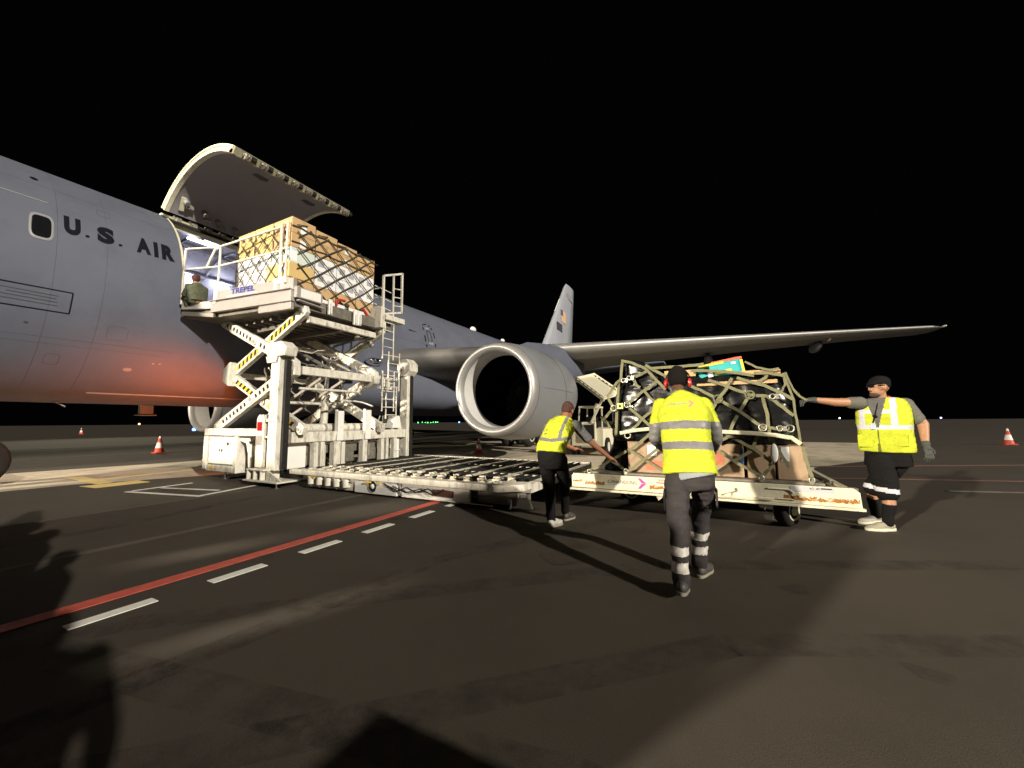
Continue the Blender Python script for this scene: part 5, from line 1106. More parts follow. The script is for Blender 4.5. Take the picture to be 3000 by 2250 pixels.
mb = MB()
for sx in (-1, 1): mb.sphere(P_(sx * .102, -.006, -.020), (.020, .038, .050), 14, 10, 0, rot_); mb.cyl(P_(sx * .083, -.006, -.012), P_(sx * .098, -.006, -.012), .040, 14)
me = remesh(mb, .006, 2); me.transform(Matrix.Translation(-root_of(nm))); em = link_mesh(me, 'ear_defenders', ear_red, nm)
mb = MB(); mb.tube([P_(math.cos(t) * .102, .012, .03 + math.sin(t) * .118) for t in [math.pi * k / 16 for k in range(17)]], .007, 6); mb.build('headband', black_steel, em)
# polo shirt under, hi-vis over
gs = nm
secs = [((13.285, 9.65, .795), .218, .145), ((13.282, 9.665, .85), .214, .146), ((13.28, 9.69, .91), .208, .144), ((13.265, 9.79, 1.06), .200, .138), ((13.25, 9.88, 1.2), .212, .135), ((13.235, 9.97, 1.32), .225, .125), ((13.225, 10.02, 1.41), .200, .10), ((13.21, 10.06, 1.465), .12, .085), ((13.2, 10.09, 1.50), .075, .07)]
mb = MB(); tor(mb, secs, (0, 1, -.5), 0, 26)
mb.chain([((13.045, 10.03, 1.385), .082), ((12.985, 10.045, 1.20), .073), ((12.97, 10.06, 1.09), .068)], 0, 14); mb.chain([((13.405, 10.03, 1.385), .082), ((13.475, 10.045, 1.20), .073), ((13.49, 10.06, 1.09), .068)], 0, 14)
def mf_n(p, n):
    side = p.x < 13.03 or p.x > 13.44
    if side and p.z < 1.205 - 0 and (p.x < 13.06 - .0 or p.x > 13.42) and p.y > 9.93 + .0 and (p.x < 13.055 - (1.2 - p.z) * .12 or p.x > 13.43 + (1.2 - p.z) * .05):
        return 1 if p.z > 1.145 else (2 if p.z > 1.10 else 1)
    sl = .03 * math.sin((p.x - 13.05) * 6.5)
    if 1.165 + sl * .6 < p.z < 1.235 + sl * .6: return 1
    if .995 + sl * .7 < p.z < 1.058 + sl * .7: return 1
    return 0
vest, bv = cloth(mb, 'hi_vis_shirt', [vest_y, refl_grey, refl_dark], nm, .0095, 4, .0095, 8, mf_n, 1.0)
mb = MB(); mb.chain([((12.972, 10.055, 1.11), .060), ((12.965, 10.11, 1.07), .060), ((12.985, 10.36, .965), .036)], 0, 14); mb.chain([((13.488, 10.055, 1.11), .060), ((13.495, 10.11, 1.07), .060), ((13.475, 10.36, .975), .036)], 0, 14)
cloth(mb, 'sleeves', [shirt_grey, refl_grey], nm, .009, 3, .006, 16, lambda p, n: 1 if p.y < 10.16 and 1.02 < p.z < 1.06 else 0)
mb = MB(); tor(mb, [((13.33, 9.645, .765), .165, .132), ((13.31, 9.66, .84), .165, .12)], (0, 1, -.2)); cloth(mb, 'shirt_tail', mat('shirt_blue_grey', (.24, .26, .28), .9, var=.1, scale=14, bump=.2), nm, .01, 2, .004)
mb = MB(); mb.torus((13.19, 10.09, 1.495), (0, .6, .8), .064, .016, 20, 8); mb.build('collar', shirt_grey, nm)
def shrink_text(name, s, o, u, v, ray, bvh, m, par, bold=.01, arrow_=False):
    mb = MB()
    if arrow_: t = MB(); arrow(t, (0, 0, 0), (1, 0, 0), (0, 0, 1)); pv = [(q.x, q.z) for q in t.v]; fs = t.f
    else: pv, fs = text_pts(s, bold)
    o, u, v, ray = V(o), V(u), V(v), V(ray).normalized(); vs = []
    for a, b in pv:
        q = o + u * a + v * b; hit = bvh.ray_cast(q - ray * 1.0, ray)
        vs.append((hit[0] if hit[0] is not None else q) - ray * .004)
    mb.add(vs, fs); return mb.build(name, m, par)
shrink_text('back_lettering', 'CVHANDLING', (13.11, 10, 1.388), (.165, 0, .012), (0, 0, .022), (0, 1, 0), bv, print_grey, nm, .012)
shrink_text('back_logo', '', (13.285, 10, 1.372), (.062, 0, .004), (0, 0, .064), (0, 1, 0), bv, pink_pale, nm, 0, True)
# trousers
mb = MB(); tor(mb, [((13.285, 9.685, .88), .155, .095), ((13.285, 9.665, .80), .178, .118), ((13.285, 9.67, .73), .19, .14), ((13.285, 9.67, .68), .165, .125)], (0, 1, -.1))
mb.chain([((13.19, 9.66, .76), .105), ((13.19, 9.53, .62), .097), ((13.205, 9.37, .46), .078), ((13.215, 9.25, .28), .066), ((13.225, 9.13, .09), .060)], 0, 16); mb.chain([((13.38, 9.68, .76), .103), ((13.37, 9.78, .6), .093), ((13.35, 9.86, .45), .076), ((13.335, 9.73, .27), .066), ((13.325, 9.61, .11), .062)], 0, 16)
def mf_t(p, n): 
    if p.y < 9.45: return 1 if (.262 < p.z < .318 or .165 < p.z < .225) else 0
    return 1 if (.262 < p.z < .312 or .172 < p.z < .222) and p.z < .4 else 0
cloth(mb, 'trousers', [trouser, mat('ankle_tape', (.50, .47, .43), .5, var=.1, scale=25)], nm, .010, 3, .014, 9, mf_t, 5.0)
mb = MB(); mb.box((13.098, 9.52, .60), (.018, .13, .15), 0, Matrix.Rotation(R_(25), 3, 'X')); cloth(mb, 'cargo_pocket', trouser, nm, .009, 2, .002)
mb = MB(); mb.box((13.478, 9.76, .60), (.018, .13, .15), 0, Matrix.Rotation(R_(-20), 3, 'X')); cloth(mb, 'cargo_pocket', trouser, nm, .009, 2, .002)
shoe('shoe', (13.22, 9.13, .1), (13.235, 9.03, .05), (13.23, 9.30, .006), nm, (shoe_black, mat('sole_grey', (.18, .16, .13), .7)), 1.05); shoe('shoe', (13.325, 9.60, .11), (13.325, 9.55, .0055), (13.40, 9.80, .006), nm, (shoe_black, shoe_olive), 1.05)

# --- man at the left end of the dolly, bending to the net
lm = thing('person', 'man in yellow vest and black trousers bending over the left end of the dolly', 'person', (11.7, 10.45, 0), 'ground crew around the dolly')
mb = MB(); P_, rot_ = head_mb(mb, (11.755, 10.965, 1.385), (.05, .80, -.58), .97)
mb.chain([((11.75, 10.91, 1.34), .052), ((11.74, 10.80, 1.24), .06), ((11.72, 10.6, 1.05), .07), ((11.71, 10.48, .8), .07)])
mb.chain([((11.93, 10.80, 1.20), .050), ((12.035, 10.97, 1.00), .042), ((12.20, 11.32, .765), .027)]); hand_mb(mb, (12.205, 11.33, .76), (.30, .85, -.40), (.2, .3, .9), 1.0, .15, 1)
mb.chain([((11.54, 10.78, 1.17), .050), ((11.55, 11.02, 1.0), .042), ((11.72, 11.25, .88), .027)]); hand_mb(mb, (11.73, 11.27, .87), (.4, .8, -.1), (0, .2, 1), 1.0, .4, -1)
mb.chain([((11.64, 10.47, .80), .06), ((11.66, 10.49, .43), .045), ((11.70, 10.43, .1), .034)]); mb.chain([((11.80, 10.5, .80), .06), ((11.775, 10.72, .48), .045), ((11.745, 10.82, .11), .034)])
skin_mesh(mb, 'body', mat('reddish_skin', (0.26, 0.105, 0.055), .55, var=.12, scale=14), lm)
mb = MB(); mb.sphere(P_(0, -.016, .036), (.079, .102, .098), 20, 12, 0, rot_); mb.sphere(P_(0, -.05, -.01), (.072, .06, .06), 16, 10, 0, rot_); cloth(mb, 'hair', hair_brown, lm, .009, 2, .003, 40)
secs = [((11.705, 10.455, .865), .185, .125), ((11.705, 10.48, .94), .180, .13), ((11.71, 10.58, 1.04), .178, .125), ((11.725, 10.70, 1.14), .195, .12), ((11.735, 10.79, 1.215), .190, .10), ((11.74, 10.84, 1.265), .11, .08), ((11.745, 10.87, 1.30), .07, .062)]
mb = MB(); tor(mb, [(c, a * .96, b * .95) for c, a, b in secs], (0, 1, -.8)); mb.chain([((11.92, 10.79, 1.20), .070), ((12.0, 10.92, 1.06), .062), ((12.02, 10.95, 1.03), .062)], 0, 14); mb.chain([((11.55, 10.78, 1.17), .070), ((11.545, 10.96, 1.05), .062)], 0, 14)
cloth(mb, 'grey_tshirt', shirt_grey, lm, .0095, 3, .004)
mb = MB(); tor(mb, secs[:5] + [((11.74, 10.845, 1.265), .135, .085)], (0, 1, -.8), 0, 26)
def mf_l(p, n):
    s_ = p.x - 11.715
    q = p.z + .25 * (p.y - 10.6)
    if .085 < s_ < .125 and p.z > 1.045: return 1
    if -.175 < s_ < -.14 and p.z > 1.07: return 1
    if 1.025 < p.z - .10 * abs(s_ - .03) + .02 < 1.065: return 1
    return 0
cloth(mb, 'hi_vis_vest', [vest_y, refl_dark], lm, .0095, 4, .008, 9, mf_l, 7.0)
mb = MB(); tor(mb, [((11.705, 10.47, .91), .160, .110), ((11.71, 10.46, .84), .175, .125), ((11.715, 10.47, .76), .172, .13), ((11.715, 10.48, .70), .14, .115)], (0, 1, -.1))
mb.chain([((11.635, 10.47, .78), .100), ((11.655, 10.49, .6), .088), ((11.67, 10.49, .43), .070), ((11.69, 10.46, .25), .060), ((11.705, 10.44, .09), .052)], 0, 16); mb.chain([((11.80, 10.5, .78), .100), ((11.79, 10.62, .63), .085), ((11.775, 10.72, .48), .070), ((11.745, 10.82, .12), .052)], 0, 16)
cloth(mb, 'trousers', black_cloth, lm, .010, 3, .007, 9)
shoe('shoe', (11.705, 10.43, .1), (11.70, 10.37, .012), (11.77, 10.62, .006), lm, (mat('pale_shoe', (.42, .40, .38), .6, var=.3, scale=20), shoe_olive)); shoe('shoe', (11.745, 10.82, .11), (11.745, 10.77, .006), (11.80, 11.0, .006), lm, (shoe_black, shoe_olive))

# --- man at the right, holding the loose strap
rm = thing('person', 'man in sleeveless yellow vest, black shorts and cap holding a strap at arm\'s length', 'person', (15.2, 12.05, 0), 'ground crew around the dolly')
hf = (-.93, -.34, -.05)
mb = MB(); P_, rot_ = head_mb(mb, (15.215, 12.03, 1.625), hf, 1.02)
mb.chain([((15.225, 12.05, 1.55), .058), ((15.235, 12.07, 1.46), .064), ((15.25, 12.08, 1.3), .07), ((15.25, 12.08, .80), .08)])
mb.chain([((15.02, 12.02, 1.45), .056), ((14.78, 11.90, 1.455), .050), ((14.55, 11.80, 1.487), .031)]); mb.chain([((15.46, 12.09, 1.42), .060), ((15.585, 12.10, 1.19), .052), ((15.555, 12.00, .97), .032)])
mb.chain([((15.17, 12.02, .78), .07), ((15.20, 11.98, .42), .058), ((15.19, 11.96, .30), .062), ((15.165, 11.96, .1), .036)]); mb.chain([((15.32, 12.13, .78), .07), ((15.12, 12.20, .43), .056), ((15.13, 12.24, .3), .058), ((15.15, 12.27, .1), .036)])
skin_mesh(mb, 'body', skin_mid, rm)
mb = MB(); mb.sphere(P_(0, -.016, .056), (.086, .108, .078), 22, 12, 0, rot_); mb.sphere(P_(0, .055, .042), (.066, .06, .024), 16, 8, 0, rot_); mb.sphere(P_(0, -.05, .02), (.078, .066, .05), 16, 10, 0, rot_); cloth(mb, 'cap', black_cloth, rm, .008, 3, .002)
mb = MB(); mb.sphere(P_(0, .086, .016), (.060, .020, .020), 14, 8, 0, rot_); mb.cyl(P_(.068, .06, .018), P_(.082, -.01, .016), .008, 8); mb.cyl(P_(-.068, .06, .018), P_(-.082, -.01, .016), .008, 8); cloth(mb, 'glasses', glass_dark, rm, .006, 2, 0)
mb = MB(); mb.sphere(P_(0, .050, -.085), (.054, .050, .034), 16, 10, 0, rot_); mb.sphere(P_(0, .086, -.045), (.028, .012, .008), 12, 8, 0, rot_); cloth(mb, 'beard', mat('dark_beard', (0.06, 0.033, 0.022), .9, var=.3, scale=40), rm, .007, 2, .001)
tf = V((-.34, -.94, 0)); tw = V((.94, -.34, 0))
tcen = lambda z: V((15.245, 12.075, z))
secs = [(tcen(.875), .248, .150), (tcen(.95), .246, .158), (tcen(1.12), .240, .150), (tcen(1.28), .250, .145), (tcen(1.40), .235, .12), (tcen(1.46), .18, .10), (tcen(1.50), .085, .075)]
mb = MB(); tor(mb, [(c, a * .96, b * .95) for c, a, b in secs], tf); mb.chain([((15.03, 12.02, 1.445), .074), ((14.95, 11.985, 1.448), .070), ((14.94, 11.98, 1.449), .069)], 0, 14); mb.chain([((15.45, 12.09, 1.42), .076), ((15.53, 12.10, 1.27), .072), ((15.54, 12.1, 1.25), .072)], 0, 14)
cloth(mb, 'grey_shirt', mat('khaki_shirt', (.105, .102, .085), .9, var=.15, scale=14, bump=.3), rm, .0095, 3, .004)
mb = MB(); tor(mb, secs[:5] + [(tcen(1.475), .195, .105), (tcen(1.50), .13, .085)], tf, 0, 28)
def mf_r(p, n):
    q = p - tcen(0); s_ = q.dot(tw); fr = q.dot(tf); z = p.z
    if fr > .02:
        if abs(s_ + .045) < .012 + max(0, z - 1.18) * .24 and z > 1.15: return 2
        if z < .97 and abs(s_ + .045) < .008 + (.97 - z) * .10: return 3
        if 1.135 < z < 1.185: return 1
        if -.205 < s_ < -.150 and z > 1.185: return 1
        if .070 < s_ < .125 and z > 1.185: return 1
        if 1.315 < z < 1.36 and (-.15 < s_ < -.09 or -.015 < s_ < .07): return 1
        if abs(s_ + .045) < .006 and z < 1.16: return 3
        return 0
    if 1.12 < z < 1.17: return 1
    return 0
vr, bvr = cloth(mb, 'hi_vis_vest', [vest_y, refl_white, shirt_grey, mat('vest_dark_front', (.10, .12, .01), .8)], rm, .0095, 4, .007, 9, mf_r, 3.0)  # last material: darker yellow along the front opening
mb = MB(); mb.torus((15.232, 12.06, 1.485), (-.2, -.3, .9), .074, .020, 20, 8); mb.build('collar', red_cloth, rm)
mb = MB(); c = tcen(1.17) + tf * .165 - tw * .085; mb.box(c, (.05, .012, .07), 0, Matrix.Rotation(R_(20), 3, 'Z')); bd = mb.build('id_badge', mat('badge_blue', (.40, .44, .62), .3, var=.3, scale=40), rm, .004)
mb = MB(); mb.tube([tcen(1.21) + tf * .163 - tw * .083, tcen(1.30) + tf * .155 - tw * .06, tcen(1.44) + tf * .105 - tw * .03], .006, 6); mb.sphere(tcen(1.285) + tf * .165 - tw * .06, (.022, .015, .018)); mb.build('lanyard', black_cloth, bd)
for (s_, z) in ((.12, 1.02), (-.155, 1.0)):
    mb = MB(); mb.box(tcen(z) + tf * .135 + tw * s_, (.145, .035, .15), 0, Matrix.Rotation(R_(-20), 3, 'Z')); cloth(mb, 'vest_pocket', vest_y, rm, .010, 3, .003)
mb = MB(); tor(mb, [(tcen(.92), .185, .13), (tcen(.82), .205, .145), (tcen(.72), .21, .15)], tf)
mb.chain([((15.16, 12.02, .76), .125), ((15.175, 12.0, .6), .118), ((15.19, 11.985, .42), .108)], 0, 18); mb.chain([((15.33, 12.12, .76), .122), ((15.24, 12.17, .6), .112), ((15.13, 12.20, .44), .100)], 0, 18)
cloth(mb, 'shorts', [black_cloth, refl_white], rm, .010, 3, .008, 8, lambda p, n: 1 if .43 < p.z + (p.x - 15.15) * .12 < .482 else 0, 2.0)
mb = MB(); mb.chain([((15.19, 11.96, .28), .066), ((15.17, 11.96, .18), .056), ((15.165, 11.96, .09), .052)]); mb.chain([((15.13, 12.24, .30), .064), ((15.15, 12.27, .1), .050)]); cloth(mb, 'socks', black_cloth, rm, .009, 2, .002)
shoe('shoe', (15.165, 11.96, .12), (15.23, 12.0, .006), (14.95, 11.88, .006), rm, (shoe_olive, sole_pale), 1.15, .03); shoe('shoe', (15.15, 12.27, .12), (15.22, 12.30, .03), (14.97, 12.2, .006), rm, (mat('shoe_grey', (.3, .29, .25), .7, var=.2), sole_pale), 1.1, .03)
mb = MB(); hand_mb(mb, (14.545, 11.80, 1.487), (-.9, -.35, -.05), (.1, -.25, 1), 1.12, .9, -1); mb.cyl((14.60, 11.825, 1.48), (14.54, 11.80, 1.487), .036, 12); skin_mesh(mb, 'glove', glove_dark, rm)
mb = MB(); hand_mb(mb, (15.555, 11.99, .955), (.12, -.25, -.95), (.4, -.85, .1), 1.15, .6, 1); mb.cyl((15.56, 12.01, 1.0), (15.555, 11.99, .95), .037, 12); skin_mesh(mb, 'glove', glove_dark, rm)

# --- loader operator crouching on the bridge
op = thing('person', 'brown haired operator in olive uniform crouching at the aircraft end of the bridge', 'person', (2.95, 10.42, 3.98))
mb = MB(); P_, rot_ = head_mb(mb, (2.86, 10.42, 4.62), (-.95, .25, -.15), .95)
mb.chain([((2.87, 10.42, 4.55), .05), ((2.9, 10.42, 4.45), .07), ((2.97, 10.43, 4.1), .1)]); mb.chain([((2.90, 10.26, 4.42), .045), ((2.78, 10.24, 4.22), .04), ((2.6, 10.32, 4.2), .028)]); hand_mb(mb, (2.6, 10.32, 4.2), (-1, .2, 0), (0, 0, 1), .95, .6, 1)
mb.chain([((2.90, 10.60, 4.42), .045), ((2.80, 10.64, 4.22), .04), ((2.62, 10.6, 4.2), .028)]); hand_mb(mb, (2.62, 10.6, 4.2), (-1, -.1, 0), (0, 0, 1), .95, .6, -1)
skin_mesh(mb, 'body', skin_mid, op)
mb = MB(); mb.sphere(P_(0, -.016, .036), (.079, .102, .094), 18, 12, 0, rot_); mb.sphere(P_(0, -.05, -.01), (.072, .06, .06), 16, 10, 0, rot_); cloth(mb, 'hair', hair_brown, op, .01, 2, .003, 40)
mb = MB(); tor(mb, [((2.98, 10.43, 4.10), .175, .125), ((2.96, 10.43, 4.25), .19, .13), ((2.92, 10.43, 4.40), .20, .12), ((2.89, 10.43, 4.48), .13, .09), ((2.88, 10.42, 4.52), .06, .06)], (-1, 0, -.1)); mb.chain([((2.91, 10.27, 4.42), .065), ((2.79, 10.245, 4.22), .055), ((2.64, 10.31, 4.2), .045)]); mb.chain([((2.91, 10.59, 4.42), .065), ((2.81, 10.635, 4.22), .055), ((2.66, 10.6, 4.2), .045)]); cloth(mb, 'uniform_jacket', olive_cloth, op, .011, 3, .008)
mb = MB(); tor(mb, [((2.98, 10.43, 4.16), .15, .12), ((2.99, 10.43, 4.07), .17, .13)], (-1, 0, 0)); mb.chain([((2.95, 10.35, 4.08), .09), ((2.70, 10.33, 4.14), .075), ((2.76, 10.33, 4.0), .055)]); mb.chain([((2.95, 10.52, 4.08), .09), ((2.72, 10.54, 4.14), .075), ((2.78, 10.54, 4.0), .055)]); cloth(mb, 'uniform_trousers', olive_cloth, op, .011, 3, .007)
for y in (10.33, 10.54): shoe('boot', (2.77, y, 4.07), (2.82, y, 3.99), (2.60, y, 3.99), op, (shoe_black, shoe_black))

# --- onlookers beside the camera: only their shadows reach the picture
def onlooker(x, y, yaw, h, label, shirt, raise_=False):
    t = thing('person', label, 'person', (x, y, 0), 'onlookers beside the camera')
    c, s_ = math.cos(yaw), math.sin(yaw); T = lambda a, b, z: (x + a * c - b * s_, y + a * s_ + b * c, z * h / 1.75)
    F = V(T(0, 1, 0)) - V((x, y, 0)); mb = MB()
    P_, rot_ = head_mb(mb, T(0, .02, 1.62), F)
    mb.chain([(T(0, 0, 1.55), .055), (T(0, 0, 1.4), .07), (T(0, 0, 1.0), .1)])
    if raise_: arms = ((T(-.2, 0, 1.42), T(-.24, .22, 1.25), T(-.06, .40, 1.45)), (T(.2, 0, 1.42), T(.24, .22, 1.25), T(.06, .40, 1.45)))
    else: arms = ((T(-.2, 0, 1.42), T(-.27, -.02, 1.14), T(-.25, .08, .88)), (T(.2, 0, 1.42), T(.27, -.02, 1.14), T(.25, .08, .88)))
    for sgn, (a, b, w_) in zip((-1, 1), arms): mb.chain([(a, .05), (b, .042), (w_, .028)]); hand_mb(mb, w_, V(w_) - V(b), F, 1, .4, sgn)
    skin_mesh(mb, 'body', skin_mid, t, None, .010)
    mb = MB(); mb.sphere(P_(0, -.016, .036), (.08, .103, .098), 16, 10, 0, rot_); cloth(mb, 'hair', hair_black, t, .012, 2, .002)
    mb = MB(); tor(mb, [(T(0, 0, .88), .185, .13), (T(0, 0, 1.1), .18, .125), (T(0, 0, 1.35), .21, .125), (T(0, 0, 1.45), .17, .09), (T(0, 0, 1.5), .07, .06)], F)
    for a, b, w_ in arms: mb.chain([(a, .07), (b, .056), (lerp(b, w_, .3), .05)])
    cloth(mb, 'shirt', shirt, t, .014, 3, .006)
    mb = MB(); tor(mb, [(T(0, 0, .95), .165, .12), (T(0, 0, .8), .185, .13)], F)
    for k in (-1, 1): mb.chain([(T(k * .09, 0, .82), .098), (T(k * .10, .02, .48), .072), (T(k * .10, 0, .08), .056)])
    cloth(mb, 'trousers', trouser, t, .014, 3, .006)
    for k in (-1, 1): shoe('shoe', T(k * .1, 0, .1), T(k * .1, -.06, .006), T(k * .12, .20, .006), t, (shoe_black, shoe_black))
onlooker(12.12, 5.98, 0, 1.80, 'onlooker in a grey shirt standing nearest the camera', shirt_grey)
onlooker(11.45, 5.90, 0, 1.72, 'onlooker in a dark shirt standing second from the camera', black_cloth)
onlooker(10.87, 6.14, 0, 1.84, 'onlooker in an olive jacket standing third from the camera', olive_cloth)
onlooker(10.03, 6.22, 0, 1.76, 'onlooker in a black jacket standing fourth from the camera', black_cloth)
onlooker(9.55, 6.30, 0, 1.82, 'onlooker in charcoal clothes standing next to last from the camera', trouser)
onlooker(9.02, 6.42, 0, 1.78, 'onlooker in a grey shirt standing farthest from the camera', shirt_grey)
onlooker(14.22, 5.02, 1.2, 1.78, 'onlooker in a dark jacket in the second row next to the photographer', black_cloth)
onlooker(11.75, 5.05, 0, 1.75, 'onlooker in an olive shirt in the middle of the second row', olive_cloth)
onlooker(13.34, 5.30, 1.2, 1.70, 'onlooker in a grey shirt standing just behind the photographer', shirt_grey)
onlooker(13.8, 4.55, 1.2, 1.80, 'onlooker in charcoal clothes right behind the photographer', trouser)
onlooker(14.02, 5.50, 1.2, 1.82, 'photographer in a white shirt behind the camera', white_clean)
# unseen bus-shaped blocker, added to shade the ground; holes shape the light patches
ab = thing('bus_light_blocker', 'long white bus-shaped light blocker added behind the onlookers', 'bus', (6.2, 1.4, 0))
BX0, BX1 = 0.6, 9.62
mb = MB()
def wall_holes(y, holes, z0=.35, z1=2.7):
    xs = sorted({BX0, BX1, *[h[0] for h in holes], *[h[1] for h in holes]}); zs = sorted({z0, z1, *[h[2] for h in holes], *[h[3] for h in holes]})
    for a, b in zip(xs, xs[1:]):
        for c, d in zip(zs, zs[1:]):
            mx, mz = (a + b) / 2, (c + d) / 2
            if any(h[0] < mx < h[1] and h[2] < mz < h[3] for h in holes): continue
            mb.mm((a, y, c), (b, y + .06, d))
front = [(6.95, 7.30, 1.68, 1.95), (6.30, 6.95, 2.15, 2.5), (8.75, 9.0, 1.5, 1.85)]  # openings placed to drop light patches on the ground
wall_holes(2.44, front); wall_holes(.30, [(BX0 + .3, 6.9, 1.5, 2.62), (7.1, 9.55, 1.2, 2.68)])
mb.mm((BX0, .36, 2.7), (5.0, 2.44, 2.76)); mb.mm((7.2, .36, 2.7), (BX1, 2.44, 2.76)); mb.mm((BX0, .36, .30), (BX1, 2.44, .36)); mb.mm((BX0, .36, .37), (BX0 + .06, 2.44, 2.69))  # roof left open in the middle to let a light patch through
def end_wall(slots):
    ys = sorted({.36, 2.44, *[h[0] for h in slots], *[h[1] for h in slots]}); zs = sorted({.37, 2.69, *[h[2] for h in slots], *[h[3] for h in slots]})
    for a, b in zip(ys, ys[1:]):
        for c, d in zip(zs, zs[1:]):
            my, mz = (a + b) / 2, (c + d) / 2
            if any(h[0] < my < h[1] and h[2] < mz < h[3] for h in slots): continue
            mb.mm((BX1 - .06, a, c), (BX1, b, d))
end_wall([(0.97, 1.13, 2.30, 2.46), (0.70, 0.83, 2.28, 2.44), (0.39, 0.53, 2.28, 2.54)])  # slots placed to throw light streaks into the shaded band
mb.build('body', white_clean, ab)
for x in (2.2, 8.9):
    for y in (.45, 2.3):
        mb = MB(); mb.cyl((x, y - .14, .48), (x, y + .14, .48), .48, 22); mb.build('wheel', tyre, ab)

# ---------------------------------------------------------------- cones, vehicles and lights of the apron
def cone(x, y, h, label):
    t = thing('traffic_cone', label, 'traffic cone', (x, y, 0), 'traffic cones on the apron')
    R = .17 * h / .7; 
    mb = MB(); mb.loft([[(x + sx * .19 * h / .7, y + sy * .19 * h / .7, z) for sx, sy in ((-1, -1), (1, -1), (1, 1), (-1, 1))] for z in (.005, .05)], 0, True, True, False); mb.build('base', mat('cone_base', (.10, .03, .025), .8) if False else cone_red, t, .01)
    mb = MB(); zs = [.05, .30, .62, .86, 1.0]; 
    for k in range(4): mb.loft([mb.ring((x, y, h * zs[k + i]), (0, 0, 1), R * (1.02 - .86 * zs[k + i]), 20) for i in (0, 1)], (0, 1, 0, 1)[k] if h < .85 else (0, 1, 0, 1)[k], k == 3)
    mb.build('cone_body', [cone_red, cone_white], t)
    return t
cone(5.2, 19.05, .60, 'red and white cone standing behind the roller platform under the engine')
cone(-7.78, 13.96, .74, 'red and white cone standing left of the loader beyond the yellow line')
cone(-60, 25.24, .80, 'tiny far cone on dark ground beneath the aircraft nose')
cone(25.76, 33.44, .76, 'red and white cone standing alone on the far right of the apron')

bt = thing('belt_loader', 'cream belt loader with its slotted conveyor raised, parked behind the black load', 'belt loader', (9.6, 21, 0))
cream_v = mat('cream_vehicle_paint', (0.70, 0.66, 0.50), .5, var=.08)
A1, B1 = V((8.75, 20.6, 2.90)), V((10.04, 19.6, 2.02)); off = V((.42, .95, .22))
mb = MB()
for o_ in (V((0, 0, 0)), off):
    a, b = A1 + o_, B1 + o_; d = b - a
    mb.bar(a + V((0, 0, .07)), b + V((0, 0, .07)), .05, .04); mb.bar(a - V((0, 0, .07)), b - V((0, 0, .07)), .05, .04)
    for k in range(8): p = a + d * (k / 7); mb.bar(p - V((0, 0, .07)), p + V((0, 0, .07)), .05, .05)
mb.bar(A1 - (B1 - A1) * .02, A1 + off - (B1 - A1) * .02, .1, .12); mb.build('conveyor_rail', cream_v, bt)
mb = MB(); a, b = A1 + V((0, 0, -.03)), B1 + V((0, 0, -.03)); mb.prism([a, b, b + off, a + off], (0, 0, .03)); mb.build('conveyor_belt', cream_v, bt)
mb = MB(); mb.bar(B1 + V((-.08, .1, 0)), (9.55, 19.7, 1.2), .07, .07); mb.cyl((9.74, 19.72, 1.75), (9.80, 19.72, 1.85), .09, 10); mb.build('lift_arm', cream_v, bt)
mb = MB(); mb.mm((8.75, 19.8, .35), (9.95, 23.5, .98)); mb.mm((9.2, 19.70, .55), (9.7, 19.79, 1.22)); mb.build('body', [cream_v], bt, .03)
mb = MB(); mb.mm((9.26, 19.68, .62), (9.64, 19.70, 1.12)); mb.build('radiator_grille', black_steel, bt)
mb = MB()
for (x, y) in ((9.0, 19.9), (9.62, 19.9), (9.0, 20.9), (9.62, 20.9)): mb.bar((x, y, .98), (x + (.06 if x < 9.3 else 0), y, 1.76), .045, .045)
mb.mm((9.03, 19.86, 1.74), (9.66, 20.95, 1.80)); mb.build('cab_frame', cream_v, bt)
mb = MB(); mb.mm((9.1, 20.4, .98), (9.5, 20.85, 1.42)); mb.build('driver_seat', black_cloth, bt, .04)
for (x, y) in ((8.78, 20.2), (9.92, 20.2), (8.78, 23.0), (9.92, 23.0)):
    mb = MB(); mb.cyl((x - .1, y, .33), (x + .1, y, .33), .33, 22); mb.cyl((x + .1, y, .33), (x + .115, y, .33), .17, 16, 1); mb.build('wheel', [tyre, hub_white], bt)
for x in (9.22, 9.68):
    mb = MB(); mb.sphere((x, 19.67, 1.17), (.035, .02, .035)); mb.build('headlight', mat('headlamp_glass', (.7, .75, .5), .1), bt)

sv = thing('service_van', 'small pale service vehicle with a yellow beacon far off beneath the aircraft', 'vehicle', (-15.6, 34.4, 0))
mb = MB(); mb.mm((-16.35, 33.9, .45), (-14.7, 37.0, 1.25)); mb.prism([(-16.25, 34.1, 1.26), (-14.8, 34.1, 1.26), (-14.9, 34.4, 2.3), (-16.15, 34.4, 2.3)], (0, 2.2, 0)); mb.build('body', mat('van_paint', (.66, .70, .72), .5, var=.2, scale=3), sv, .06)
mb = MB(); mb.prism([(-16.05, 34.07, 1.36), (-15.0, 34.07, 1.36), (-15.08, 34.32, 2.1), (-15.97, 34.32, 2.1)], (0, .02, 0)); mb.build('windscreen', glass_dark, sv)
for x in (-16.2, -14.85):
    for y in (34.6, 36.4):
        mb = MB(); mb.cyl((x - .1, y, .38), (x + .1, y, .38), .38, 20); mb.build('wheel', tyre, sv)
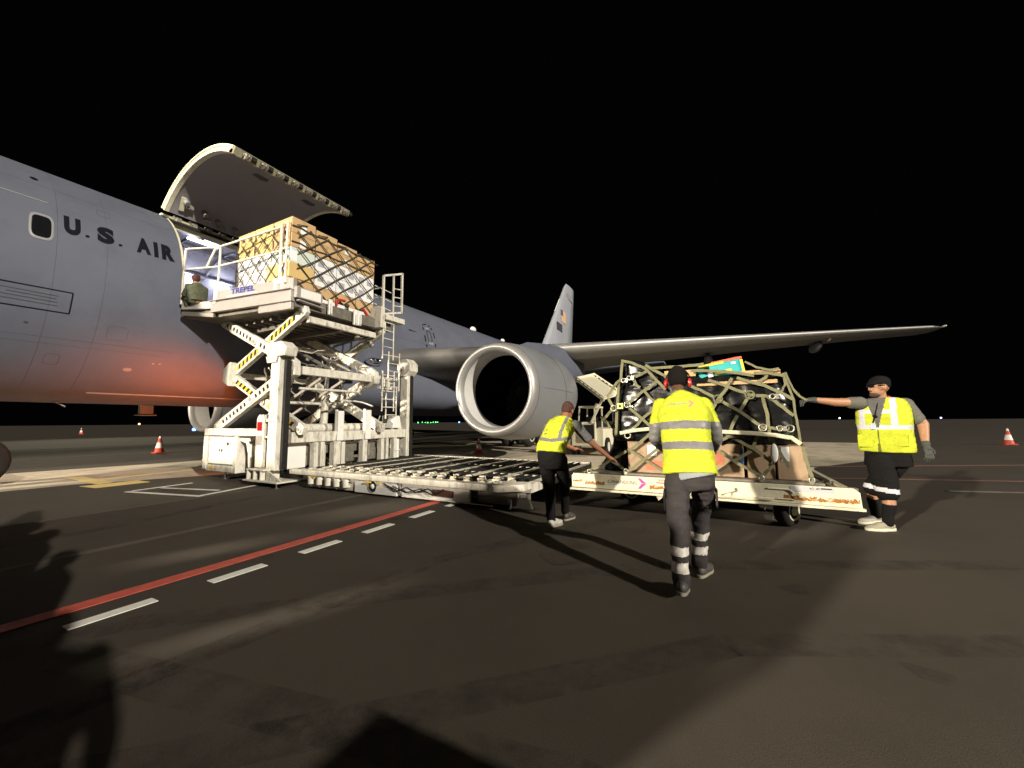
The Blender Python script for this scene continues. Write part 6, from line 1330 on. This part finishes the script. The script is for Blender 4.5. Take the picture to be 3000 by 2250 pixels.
mb = MB(); mb.sphere((-16.25, 33.86, 1.28), (.16, .08, .12)); mb.build('yellow_beacon', yel_em, sv)

def lamp(x, y, z, m, r, label, grp=None):
    t = thing('airfield_light', label, 'light', (x, y, 0), grp)
    mb = MB(); mb.sphere((x, y, z), r, 10, 8); mb.build('lamp', m, t)
    mb = MB(); mb.cyl((x, y, 0), (x, y, max(.05, z - r * .6)), r * .35, 8); mb.build('post', black_steel, t)
GL = 'green airfield light in the distant row between the loader mast and the engine'
for k, (x, y, z) in enumerate(((-136, 177.3, 1.07), (-133.9, 178.4, 1.24), (-132.4, 179.2, 1.1), (-131.2, 179.8, 1.03), (-129.66, 180.6, 1.02), (-128.4, 181.2, 1.2), (-127.2, 181.9, 1.2), (-126.2, 182.4, 1.18))): lamp(x, y, z, grn_em, .22 if k % 3 else .30, GL, 'distant green airfield lights')
lamp(-69.8, 41.9, .22, blu_em, .28, 'bright blue taxiway light at the foot of the far engine')
lamp(-103.7, 171.5, 1.12, blu_em, .35, 'blue taxiway light just left of the near engine intake')
lamp(-132.2, 156.6, 1.33, blu_em, .35, 'blue taxiway light behind the loader beside the ladder foot')
lamp(69.8, 262, 1.9, wht_em, .32, 'white distant light on the horizon left of the man with the strap')
lamp(116, 286.1, 1.7, mat('bluish_lamp', (.3, .3, .5), .4, emit=(.45, .45, 1.0), estr=8), .36, 'bluish distant light on the horizon right of the man with the strap')
lamp(-144.3, 59.6, 1.3, org_em, .25, 'small orange distant light under the forward belly')
# tow tractor parked beside the camera, known only by its shadow
tt = thing('tow_tractor', 'low white tow tractor parked beside the camera', 'tractor', (15.5, 5.7, 0))
mb = MB(); mb.mm((14.5, 5.0, .3), (16.6, 6.55, .98)); mb.build('body', white_clean, tt, .05)
mb = MB(); mb.mm((15.9, 5.1, .99), (16.5, 5.6, 1.3)); mb.build('seat', black_cloth, tt, .05)
for x in (14.9, 16.2):
    for y in (5.05, 6.5):
        mb = MB(); mb.cyl((x, y - .1, .28), (x, y + .1, .28), .28, 20); mb.build('wheel', tyre, tt)
